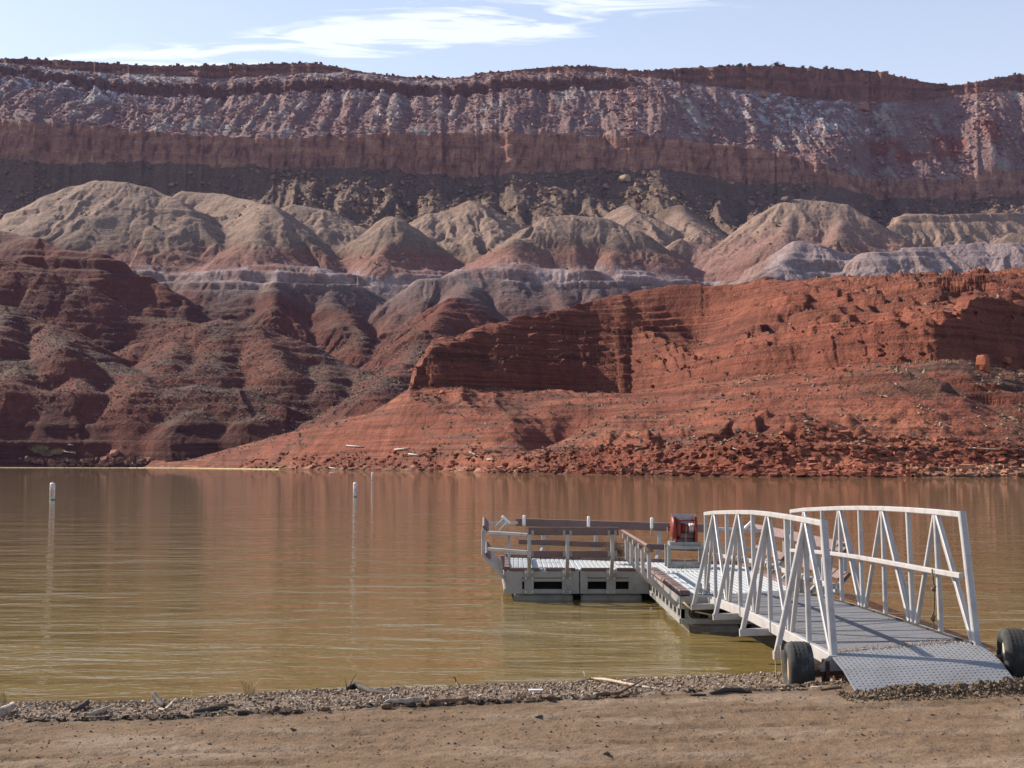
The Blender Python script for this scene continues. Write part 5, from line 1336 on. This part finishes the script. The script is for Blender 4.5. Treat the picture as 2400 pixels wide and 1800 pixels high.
def buoy(x_, y_, h_, r_, face, label):
    e_ = empty('buoy', (x_, y_, 0), label, 'buoy', 'white regulatory buoys floating off the dock')
    m_ = MB().lathe((x_, y_, -0.3), (0, 0, 1), [(0, r_), (0.3 + h_ - r_ * 0.75, r_), (0.3 + h_ - r_ * 0.45, r_ * 0.93), (0.3 + h_ - r_ * 0.18, r_ * 0.68), (0.3 + h_ - r_ * 0.04, r_ * 0.33), (0.3 + h_, 0.02)], 28)
    m_.build('body', M_BUOY, e_, True)
    MB().lathe((x_, y_, -0.05), (0, 0, 1), [(0, r_ + 0.006), (0.09, r_ + 0.006)], 28).build('waterline_band', M_BLACK, e_, True)
    MB().lathe((x_, y_, h_ - r_ * 0.95), (0, 0, 1), [(0, r_ + 0.004), (0.035, r_ + 0.004)], 28).build('orange_band', M_ORANGE, e_, True)
    MB().tube([(x_, y_, h_ - 0.01), (x_, y_, h_ + 0.06)], 0.012, 6).build('lifting_eye', M_BOLT, e_, True)
    for fo in (0, math.pi):
        fc = face + fo
        s_ = []
        A = 0.15; B = 0.21; zc_ = h_ * 0.47
        for p_, q_ in (((-A, 0), (0, B)), ((0, B), (A, 0)), ((A, 0), (0, -B)), ((0, -B), (-A, 0))): s_ += strip(p_[0], p_[1], q_[0], q_[1], 0.045)
        s_ += strip(-A * .62, B * -0.0, A * .62, 0, 0.03) + strip(0, -B * .62, 0, B * .62, 0.03)
        wrap('diamond_symbol', s_, r_ + 0.003, zc_, M_ORANGE, e_, fc)
        wrap_text('BOATS', 0.105, r_ + 0.003, h_ * 0.47 + 0.285, fc, e_)
        wrap_text('KEEP', 0.085, r_ + 0.003, h_ * 0.47 - 0.265, fc, e_); wrap_text('OUT', 0.085, r_ + 0.003, h_ * 0.47 - 0.345, fc, e_)
    return e_
def water_pt(X_, Y_):
    e_ = float(EL(Y_)); d_ = -CAM_H / e_; q = P(X_, Y_, d_); return q.x, d_
bx_, by2 = water_pt(122.5, 1171); buoy(bx_, by2, 1.07, 0.165, 0.10, 'white cylindrical buoy with orange diamond, leftmost and nearest the left edge')
bx_, by2 = water_pt(832.5, 1164.5); buoy(bx_, by2, 0.99, 0.145, 0.95, 'white cylindrical buoy standing in open water left of the dock, middle one of three')
bx_, by2 = water_pt(873, 1126); buoy(bx_, by2, 1.05, 0.16, 0.75, 'small white buoy farthest out, close under the far bank')
# ------------------------------------------------------------------ yellow floating boom
M_YEL = simple('yellow_boom_plastic', (0.42, 0.30, 0.08), 0.5, 0, 0.15, 0.5)
boom = empty('floating_boom', (-150, 600, 0), 'long yellow floating debris boom across the cove under the far left bank', 'boom')
bpts = [(-180, 636), (0, 615), (150, 600), (300, 586), (420, 566), (520, 508), (600, 468), (655, 449)]
bw = [V3((a - 1200) / 3012.0 * d_, d_, 0.05) for a, d_ in bpts]
acc = 0
for a, b_ in zip(bw[:-1], bw[1:]):
    L = (b_ - a).length; n = max(1, int(L / 5.0))
    for i in range(n):
        p0 = a.lerp(b_, i / n); p1 = a.lerp(b_, (i + 0.95) / n)
        MB().tube([p0, p1], 0.24, 7).build('float_segment', M_YEL, boom)
ez, _, _ = ground_z(np.array([(672 - 1200) / 3012 * 447.0]), np.array([447.0]))
q0 = P(655, 1097, 447); q1 = P(668, 1090, 448)
tag(MB().tube([q0, q1], 0.35, 8).build('boom_end', M_YEL), 'loose yellow boom end propped on the rocks at the water edge', 'float')
ORD = ['first', 'second', 'third', 'fourth', 'fifth', 'sixth', 'seventh', 'eighth', 'ninth', 'tenth', 'eleventh', 'twelfth', 'thirteenth', 'last']
# ------------------------------------------------------------------ driftwood and odds and ends on the near beach
def bpt(X_, Y_, dz=0.0):
    """where the sight line through a surveyed spot meets the beach"""
    e_ = float(EL(Y_)); d_ = np.arange(6.0, 16.0, 0.03)
    a = (X_ - 1200.0) / F_PX; b_ = (900.0 - Y_) / F_PX; dyy = CP - b_ * SP
    zb_ = beach_z(a / dyy * d_, d_)
    k = np.where(CAM_H + e_ * d_ <= zb_)[0]; k = k[0] if len(k) else len(d_) - 1
    return V3(a / dyy * d_[k], d_[k], float(zb_[k]) + dz)
def log(name, px, r, mat, label, cat='driftwood', scl=None, lift=None, seed=0, group=None, subdiv=3, branches=()):
    rr = random.Random(seed); r = r * 0.62
    base_ = [bpt(*q) for q in px]
    pts = []; sc = []
    for i in range(len(base_) - 1):
        for k in range(subdiv):
            t_ = k / subdiv; q = base_[i].lerp(base_[i + 1], t_)
            l_ = 0 if lift is None else lift[i] * (1 - t_) + lift[i + 1] * t_
            s_ = 1 if scl is None else scl[i] * (1 - t_) + scl[i + 1] * t_
            pts.append(q + V3(rr.uniform(-1, 1) * r * 0.3, rr.uniform(-1, 1) * r * 0.3, r * s_ * 0.75 + l_ + rr.uniform(-1, 1) * r * 0.2)); sc.append(s_ * rr.uniform(0.85, 1.15))
    pts.append(base_[-1] + V3(0, 0, r * (scl[-1] if scl else 1) * 0.75 + (lift[-1] if lift else 0))); sc.append(scl[-1] if scl else 0.8)
    m_ = MB(); n = 9
    prf = [(r * (1 + 0.18 * rr.uniform(-1, 1)) * math.cos(2 * math.pi * k / n), r * (1 + 0.18 * rr.uniform(-1, 1)) * math.sin(2 * math.pi * k / n)) for k in range(n)]
    sweep(m_.v, m_.f, pts, prf, None, True, sc)
    for (i0, dx_, dy_, dz_, rb_) in branches:
        p0 = pts[min(i0, len(pts) - 1)]
        mid_ = p0 + V3(dx_, dy_, dz_) * 0.5 + V3(rr.uniform(-.02, .02), 0, rr.uniform(-.01, .02))
        m_.tube([p0, mid_, p0 + V3(dx_, dy_, dz_)], rb_, 6, [1, .75, .35])
    o = m_.build(name, mat, None, True)
    return tag(o, label, cat, group)
log('driftwood_branch', [(1350, 1606), (1385, 1600), (1430, 1604), (1480, 1611), (1552, 1618)], 0.022, M_WOOD, 'long thin bleached branch lying across the gravel left of the gangway', scl=[.4, .8, 1, .9, .5], lift=[.02, .03, .03, .01, 0], seed=1, branches=((2, -0.02, 0.05, 0.07, 0.008),))
log('driftwood_branch', [(1392, 1636), (1420, 1632), (1450, 1632), (1475, 1624), (1512, 1612)], 0.024, M_WOODB, 'crooked brown branch below the long bleached branch, its right tip raised', scl=[1.1, 1.2, 1.0, .6, .3], lift=[0, 0, .01, .03, .07], seed=2, branches=((8, 0.06, -0.05, -0.03, 0.008), (4, -0.1, 0.02, 0.03, 0.008)))
log('driftwood_stub', [(1389, 1638), (1398, 1631)], 0.026, M_WOOD, 'pale rounded stub at the left end of the crooked brown branch', seed=3, scl=[1, .8])
log('driftwood_log', [(1004, 1653), (1050, 1650), (1097, 1647)], 0.045, M_WOODB, 'thick rotten brown log lying flat on the gravel, centre of the beach', scl=[.9, .9, 1], seed=4, subdiv=5)
log('driftwood_log', [(887, 1655), (915, 1650), (950, 1652), (984, 1648)], 0.032, M_WOOD, 'pale grey curved log with a knob, just left of the rotten brown log', scl=[.3, .9, 1.1, 1.1], lift=[0, .01, .01, .01], seed=5, branches=((3, 0.02, 0.0, 0.07, 0.012),))
log('driftwood_root', [(812, 1622), (835, 1620), (870, 1627), (930, 1630)], 0.040, M_WOODD, 'dark root lying on the gravel crest with a humped left end', scl=[.7, 1.1, .9, .5], lift=[.01, .03, 0, 0], seed=6, branches=((1, 0.06, 0.02, 0.12, 0.006), (0, -0.02, 0.02, 0.10, 0.005)))
log('driftwood_stick', [(820, 1668), (870, 1664), (930, 1660)], 0.011, M_WOOD, 'straight thin stick on the sand edge below the grey curved log', seed=7, scl=[.6, 1, .6])
log('bark_lump', [(895, 1663), (915, 1661)], 0.036, M_WOODB, 'small brown bark lump against the grey curved log', seed=8, scl=[.8, 1])
log('driftwood_root', [(360, 1652), (372, 1655), (385, 1660)], 0.040, M_WOODD, 'dark upright root stump above a pale curl of wood', scl=[.9, 1.1, .6], lift=[.07, .02, 0], seed=9)
log('driftwood_curl', [(372, 1664), (388, 1668), (400, 1660), (412, 1652)], 0.019, M_WOOD, 'pale upturned curl of wood beside the dark root stump', scl=[.6, 1.2, 1, .5], lift=[.0, 0, .02, .04], seed=10)
log('driftwood_log', [(166, 1671), (185, 1668), (205, 1660)], 0.034, M_WOODD, 'short dark log tilted up on the gravel near the left corner', scl=[.6, 1, 1.1], lift=[0, .01, .03], seed=11)
log('driftwood_slab', [(206, 1682), (235, 1675), (268, 1664)], 0.022, M_WOOD, 'pale wood slab with an upturned end over a dark hollow', scl=[.8, 1.3, .8], lift=[.01, .01, .03], seed=12)
log('driftwood_slab', [(203, 1688), (262, 1687)], 0.022, M_WOODD, 'dark wet slab lying under the pale upturned slab', seed=13, scl=[.8, 1])
log('driftwood_stump', [(-4, 1682), (14, 1680), (30, 1664)], 0.055, M_WOOD, 'pale weathered stump cut by the left edge of the picture', scl=[1, 1.1, .6], lift=[0, .01, .03], seed=14, branches=((1, -0.08, 0.1, 0.10, 0.014), (3, -0.15, 0, 0.04, 0.014)))
log('driftwood_log', [(455, 1674), (490, 1668), (530, 1664)], 0.030, M_WOODD, 'dark flat driftwood log left of the centre, largest of the dark pile', scl=[.8, 1.2, .9], seed=15)
log('driftwood_stick', [(454, 1678), (520, 1676)], 0.016, M_WOODD, 'dark straight stick under the dark driftwood pile', seed=16)
log('driftwood_piece', [(508, 1660), (548, 1654)], 0.022, M_WOODB, 'brown splintered piece on top of the dark driftwood pile', seed=17, scl=[1.2, .7])
log('driftwood_piece', [(553, 1674), (575, 1676)], 0.030, M_WOODD, 'stubby dark piece just right of the dark driftwood pile', seed=18, scl=[1, .8])
log('driftwood_stick', [(372, 1680), (430, 1680)], 0.014, M_WOODD, 'thin dark stick lying on the sand edge below the pale curl', seed=19)
log('driftwood_knot', [(752, 1668), (775, 1666)], 0.032, M_WOODB, 'round brown driftwood knot at the left of the straight stick', seed=20, scl=[1, .7])
log('bark_chunk', [(1182, 1648), (1199, 1648)], 0.028, M_WOODD, 'small square dark chunk on the sand right of the rotten log', seed=21)
log('bark_strip', [(1226, 1648), (1258, 1646)], 0.012, M_WOODB, 'thin bark strip near the small dark chunk', seed=22)
log('driftwood_bark', [(1662, 1630), (1700, 1624), (1735, 1622), (1762, 1626)], 0.030, M_WOODD, 'black charred piece of bark on the gravel left of the left tyre', scl=[.5, 1.2, 1, .5], seed=23)
log('driftwood_twig', [(1075, 1614), (1068, 1606)], 0.012, M_WOODB, 'hooked dark twig sticking up from the gravel crest', scl=[1, .8], lift=[0, .05], seed=24, branches=((2, -0.06, 0, 0.06, 0.010), (3, -0.09, 0, 0.035, 0.009)))
log('driftwood_piece', [(1618, 1632), (1655, 1632)], 0.016, M_WOODD, 'small dark bark scrap left of the black charred piece', seed=25)
log('driftwood_stick', [(1900, 1612), (1925, 1614)], 0.014, M_WOOD, 'pale short stick on the gravel under the gangway', seed=26)
log('driftwood_stick', [(1922, 1620), (1972, 1615)], 0.011, M_WOODB, 'long brown stick on the gravel under the gangway, behind the ramp plate', seed=27)
c = bpt(1255, 1625, 0.012); o = MB().beam(c + V3(-0.055, 0, 0.01), c + V3(0.06, 0.01, 0.01), 0.045, 0.012).build('white_board', M_BUOY); tag(o, 'small flat white board fragment on the gravel crest', 'board')
c = bpt(2378, 1600, 0.0); o = scatter('stone', np.array([[c.x, c.y, c.z]]), np.array([0.09]), np.array([[0.30, 0.22, 0.15]]), M_STONE, shape='oct', flat=0.85, jit=0.2, rs=R1); o.data.materials[0] = M_STONE; tag(o, 'rounded tan stone at the right end of the clods beside the ramp plate', 'stone')
# small stones lying about on the flat sand
for i, (X_, Y_, s_) in enumerate(sorted(((685, 1711, .05), (1262, 1684, .045), (1398, 1701, .03), (1422, 1772, .05), (2185, 1678, .035), (1992, 1658, .02), (1442, 1697, .025), (1688, 1685, .045), (2128, 1690, .04), (2019, 1724, .03), (1955, 1688, .02), (2392, 1655, .035), (1402, 1740, .03)))):
    c = bpt(X_, Y_)
    o = scatter('flat_stone', np.array([[c.x, c.y, c.z]]), np.array([s_ * 1.4]), np.array([[0.15, 0.125, 0.11]]), M_STONE, shape='oct', flat=0.4, jit=0.3, rs=R1)
    tag(o, 'small dark flat stone on the open sand, %s from the left' % ORD[i], 'stone', 'dark stones scattered on the open sand')
# dry grass tufts at the water edge
def tuft(X_, Y_, h_, n, spread, label, seed):
    c = bpt(X_, Y_); e_ = empty('dry_grass', c, label, 'grass tuft'); m_ = MB(); rr = random.Random(seed)
    for i in range(n):
        a = rr.uniform(-spread, spread); b_ = rr.uniform(-0.04, 0.04); L = h_ * rr.uniform(0.5, 1.1); lx = rr.uniform(-0.4, 0.4) + a * 2
        p0 = c + V3(a * 0.4, b_, 0)
        m_.tube([p0, p0 + V3(lx * L * 0.4, 0, L * 0.6), p0 + V3(lx * L, rr.uniform(-.02, .02), L)], 0.0022, 3, [1, .8, .4])
        if rr.random() < 0.7:
            q = p0 + V3(lx * L * 0.4, 0, L * 0.6); m_.tube([q, q + V3(rr.uniform(-.05, .05), 0, L * 0.3)], 0.0016, 3)
    m_.build('stalks', M_STRAW, e_)
tuft(585, 1630, 0.16, 34, 0.10, 'airy tuft of dry straw-coloured grass on the gravel crest, left of centre', 1)
tuft(2, 1652, 0.15, 26, 0.08, 'tuft of dry grass above the stump at the left edge', 2)
tuft(440, 1638, 0.09, 12, 0.08, 'sparse dry stalks between the pale curl and the airy tuft', 3)
tuft(1400, 1600, 0.06, 14, 0.08, 'low yellow grass wisps behind the long bleached branch', 4)
tuft(945, 1616, 0.06, 10, 0.05, 'sparse dry stalks right of the dark humped root', 5)
for i, (X_, Y_, dx_, h_, lb) in enumerate(((352, 1642, 0.06, 0.10, 'single dry reed leaning right beside the dark root stump'), (800, 1618, 0.01, 0.08, 'short upright reed stub left of the dark humped root'), (75, 1650, 0.05, 0.04, 'pale reed stub near the left corner'), (110, 1648, 0.05, 0.04, 'second pale reed stub right of the first near the left corner'))):
    c = bpt(X_, Y_); tag(MB().tube([c, c + V3(dx_ * .5, 0, h_ * .55), c + V3(dx_, 0, h_)], 0.004, 5, [1, .9, .5]).build('dry_reed', M_STRAW), lb, 'reed')

# ------------------------------------------------------------------ single things on the far shore
def on_ground(X_, Y_, d0, d1):
    """first ground point met by the sight line between two distances"""
    ds_ = np.arange(d0, d1, 0.5); a = (X_ - 1200.0) / F_PX; b_ = (900.0 - Y_) / F_PX; dyy = CP - b_ * SP
    z_, _, _ = ground_z(a / dyy * ds_, ds_); zr = CAM_H + float(EL(Y_)) * ds_
    k = np.where(z_ >= zr)[0]; d = ds_[k[0]] if len(k) else d1
    return V3(a / dyy * d, d, float(ground_z(np.array([a / dyy * d]), np.array([d]))[0][0]))
def boulder(X_, Y_, d0, d1, s_, col, label, flat=0.8, group=None, name='boulder', seed=0):
    c = on_ground(X_, Y_, d0, d1); rr = np.random.RandomState(seed + 50)
    bm = bmesh.new(); bmesh.ops.create_icosphere(bm, subdivisions=2, radius=0.5)
    ph = rr.rand(3) * 9
    for v_ in bm.verts:
        q = v_.co.copy(); k = 1 + 0.16 * math.sin(q.x * 7 + ph[0]) + 0.14 * math.sin(q.y * 8 + ph[1]) + 0.12 * math.sin(q.z * 9 + ph[2])
        q = Vector((max(-0.38, min(0.38, q.x * k)), max(-0.38, min(0.38, q.y * k)), max(-0.36, min(0.36, q.z * k)))) * s_ * 1.25
        q.z *= flat; v_.co = q
    bmesh.ops.rotate(bm, verts=bm.verts, cent=(0, 0, 0), matrix=Matrix.Rotation(rr.rand() * 6, 3, 'Z') @ Matrix.Rotation(rr.uniform(-.4, .4), 3, 'X'))
    me = bpy.data.meshes.new(name); bm.to_mesh(me); bm.free()
    set_col(me, np.tile(np.array(col), (len(me.vertices), 1)))
    o = link(name, me, M_ROCK); o.location = c + V3(0, 0, s_ * flat * 0.28); return tag(o, label, 'boulder', group)
boulder(1463, 425, 1560, 1640, 14, (0.33, 0.24, 0.16), 'large pale boulder perched on the skyline of the slope under the main cliff')
boulder(250, 440, 1560, 1640, 14, (0.16, 0.10, 0.08), 'big dark block in the shadow behind the leftmost grey cone')
boulder(1843, 528, 1230, 1330, 9, (0.14, 0.10, 0.08), 'dark boulder half way up the pink-footed tan cone')
boulder(1788, 228, 1700, 1880, 13, (0.30, 0.16, 0.11), 'reddish boulder high on the upper slope, left of the snow patches')
boulder(2022, 256, 1700, 1880, 16, (0.30, 0.15, 0.10), 'large orange-brown boulder below the rim on the right')
boulder(960, 518, 1350, 1600, 8, (0.32, 0.23, 0.15), 'tan boulder on the rubble right of the pointed cone', seed=3)
for i, (X_, Y_) in enumerate(((770, 445), (850, 470), (905, 450), (1010, 480), (1130, 520), (1240, 465), (1300, 455), (1420, 440), (1500, 452), (1580, 470), (1725, 520), (1740, 535), (2110, 475), (2280, 470))):
    boulder(X_, Y_, 1345, 1635, 5.0 + (i * 7 % 5), (0.30 - 0.02 * (i % 3), 0.215 - 0.015 * (i % 3), 0.145), 'tan boulder in the rubble under the main cliff, %s from the left' % ORD[i], 0.75, 'tan boulders in the rubble under the main cliff', seed=i)
boulder(2303, 868, 240, 330, 2.8, (0.30, 0.10, 0.055), 'pinnacle of red rock standing at the foot of the right-hand cliff', 1.7, name='rock_pinnacle')
boulder(2358, 850, 240, 345, 2.6, (0.32, 0.12, 0.07), 'red balanced rock just right of the red pinnacle', 0.7, seed=2)
boulder(268, 1066, 640, 740, 4.5, (0.34, 0.16, 0.11), 'rounded boulder at the foot of the small red dome by the water', 0.7, seed=4)
boulder(2070, 1064, 190, 260, 1.1, (0.36, 0.15, 0.10), 'pale pinkish block in the dark ledge above the right bank', 0.6, seed=5)
# bleached logs stranded on the far bank
def far_log(pts, d0, d1, r, label, branches=0, seed=0):
    w_ = [on_ground(a, b_, d0, d1) + V3(0, -0.3, r * 0.8) for a, b_ in pts]
    r = r * 0.75; m_ = MB().tube(w_, r, 7, [1, .8, .5] if len(w_) == 3 else [1, .7]); rr = random.Random(seed)
    for k in range(branches):
        q = w_[0].lerp(w_[-1], rr.random()); m_.tube([q, q + V3(rr.uniform(-1.5, 1.5), 0, rr.uniform(-.2, 1.2))], r * 0.5, 5)
    return tag(m_.build('stranded_log', M_WHITEWOOD, None, True), label, 'log', 'bleached logs stranded on the far bank')
far_log([(813, 1047), (852, 1050)], 300, 480, 0.28, 'thin white log high on the far bank, straight above the farthest buoy')
far_log([(925, 1056), (960, 1053)], 280, 450, 0.28, 'white forked log on the far bank right of the thin white log', 3, 1)
far_log([(958, 1067), (982, 1069)], 280, 450, 0.30, 'short thick white log just below the forked one')
far_log([(1175, 1049), (1217, 1050)], 220, 400, 0.22, 'flat white log left of the cracked red outcrops', 1, 2)
far_log([(1142, 1080), (1157, 1081)], 220, 400, 0.24, 'short white log stub on the orange sand bank')
far_log([(1100, 1063), (1125, 1074)], 240, 400, 0.20, 'slanting white pole beside the tall dry grass', 1, 3)
far_log([(1710, 1050), (1730, 1057)], 190, 300, 0.13, 'small white log leaning on the red rubble, centre of the right bank')
far_log([(2278, 1053), (2330, 1055), (2400, 1057)], 190, 320, 0.14, 'long grey pole lying along the dark ledge at far right', 1, 4)
far_log([(772, 1098), (792, 1100)], 300, 470, 0.25, 'white log at the waterline near the farthest buoy')
far_log([(545, 1045), (557, 1044)], 450, 640, 0.3, 'tiny white log on the slope above the boom end')
far_log([(150, 1062), (178, 1066)], 640, 740, 0.5, 'white tangle of logs beside the green bush', 5, 6)
far_log([(160, 1046), (172, 1047)], 640, 740, 0.4, 'short white log above the tangle beside the green bush')
# bushes by the water
def bush(X_, Y_, d0, d1, h_, w_, cols, label, n=260, seed=0, name='bush'):
    c = on_ground(X_, Y_, d0, d1); e_ = empty(name, c, label, 'bush'); rr = random.Random(seed)
    for kname, colr, fr in cols:
        m_ = MB()
        for i in range(int(n * fr)):
            a = rr.uniform(-1, 1); L = h_ * rr.uniform(0.5, 1.0) * (1 - 0.35 * abs(a)); base_ = c + V3(a * w_ * 0.25, rr.uniform(-.3, .3) * w_ * 0.4, 0)
            tip = base_ + V3(a * w_ * 0.45 + rr.uniform(-.1, .1) * w_, rr.uniform(-.2, .2) * w_, L)
            m_.tube([base_, base_.lerp(tip, 0.6) + V3(0, 0, 0.1 * L), tip], h_ * 0.008, 3, [1, .8, .4])
            if kname == 'foliage':
                for k in range(3):
                    q = base_.lerp(tip, rr.uniform(0.5, 1.05)) + V3(rr.uniform(-.1, .1) * w_, 0, rr.uniform(-.05, .08) * h_); s_ = h_ * rr.uniform(0.015, 0.035)
                    b0 = len(m_.v); m_.v += [tuple(q + V3(-s_, 0, 0)), tuple(q + V3(0, -s_, s_)), tuple(q + V3(s_, 0, 0)), tuple(q + V3(0, s_, -s_))]; m_.f.append((b0, b0 + 1, b0 + 2, b0 + 3))
        m_.build(kname, simple(name + '_' + kname, colr, 0.95, 0, 0.3, 1.0), e_)
bush(92, 1064, 640, 740, 5.0, 7.5, (('foliage', (0.22, 0.22, 0.08), 0.4), ('branches', (0.22, 0.17, 0.12), 0.6)), 'leafing yellow-green bush on the far left bank near the water', 200, 1)
bush(112, 1070, 640, 740, 3.6, 7.0, (('branches', (0.27, 0.21, 0.15), 1.0),), 'bare grey bush just right of the yellow-green one', 160, 2)
bush(135, 1068, 640, 740, 4.4, 5.5, (('branches', (0.30, 0.22, 0.12), 1.0),), 'straw-coloured bush beside the white tangle of logs', 150, 3)
bush(1105, 1070, 240, 420, 1.6, 4.5, (('branches', (0.30, 0.25, 0.13), 1.0),), 'pale dry grass clump on the orange bank, left of the slanting white pole', 240, 4, 'grass_clump')
bush(1150, 1060, 240, 420, 1.4, 4.0, (('branches', (0.24, 0.22, 0.13), 1.0),), 'grey-green brush clump right of the slanting white pole', 220, 5, 'grass_clump')
for i, (X_, Y_, s_) in enumerate(((1690, 158, 5), (1735, 157, 7), (1820, 155, 8), (1882, 160, 5))):
    c = on_ground(X_, Y_ + 4, 1880, 1990); e_ = empty('juniper_tree', c, ['small round juniper on the rim, leftmost of four', 'low juniper on the rim, second from the left', 'largest dark green juniper on the rim skyline', 'small juniper on the rim, rightmost of four'][i], 'tree', 'junipers on the mesa rim')
    rr = random.Random(i)
    MB().tube([c + V3(0, 0, -1), c + V3(0.2, 0, s_ * 0.5)], 0.35, 6, [1, .6]).build('trunk', M_WOODB, e_)
    n_ = 90; pp = np.array([[c.x + rr.gauss(0, s_ * .28), c.y + rr.gauss(0, s_ * .2), c.z + s_ * .45 + rr.gauss(0, s_ * .17)] for _ in range(n_)])
    cr_ = scatter('crown', pp - np.array([[c.x, c.y, c.z]]), np.full(n_, s_ * 0.22), np.tile(c3(0.05, 0.065, 0.03), (n_, 1)) * (0.6 + 0.8 * R1.rand(n_, 1)), M_SCRUB, shape='oct', flat=0.9, jit=0.5, rs=R1); cr_.parent = e_
print('objects', len(bpy.data.objects), 'tris', sum(len(m_.loops) - 2 * len(m_.polygons) for m_ in bpy.data.meshes))

# ------------------------------------------------------------------ the air between here and the mesa
hb = MB(); hb.box(-2600, 2600, -140, 2950, -7.5, 640)
hm = bpy.data.materials.new('thin_air'); hm.use_nodes = True; ht = hm.node_tree
for n_h in list(ht.nodes): ht.nodes.remove(n_h)
ho = ht.nodes.new('ShaderNodeOutputMaterial'); hv = ht.nodes.new('ShaderNodeVolumePrincipled')
hv.inputs['Color'].default_value = (0.50, 0.48, 1.0, 1); hv.inputs['Density'].default_value = 0.000020; hv.inputs['Anisotropy'].default_value = 0.0
ht.links.new(hv.outputs[0], ho.inputs['Volume'])
tag(hb.build('haze', hm), kind='stuff')
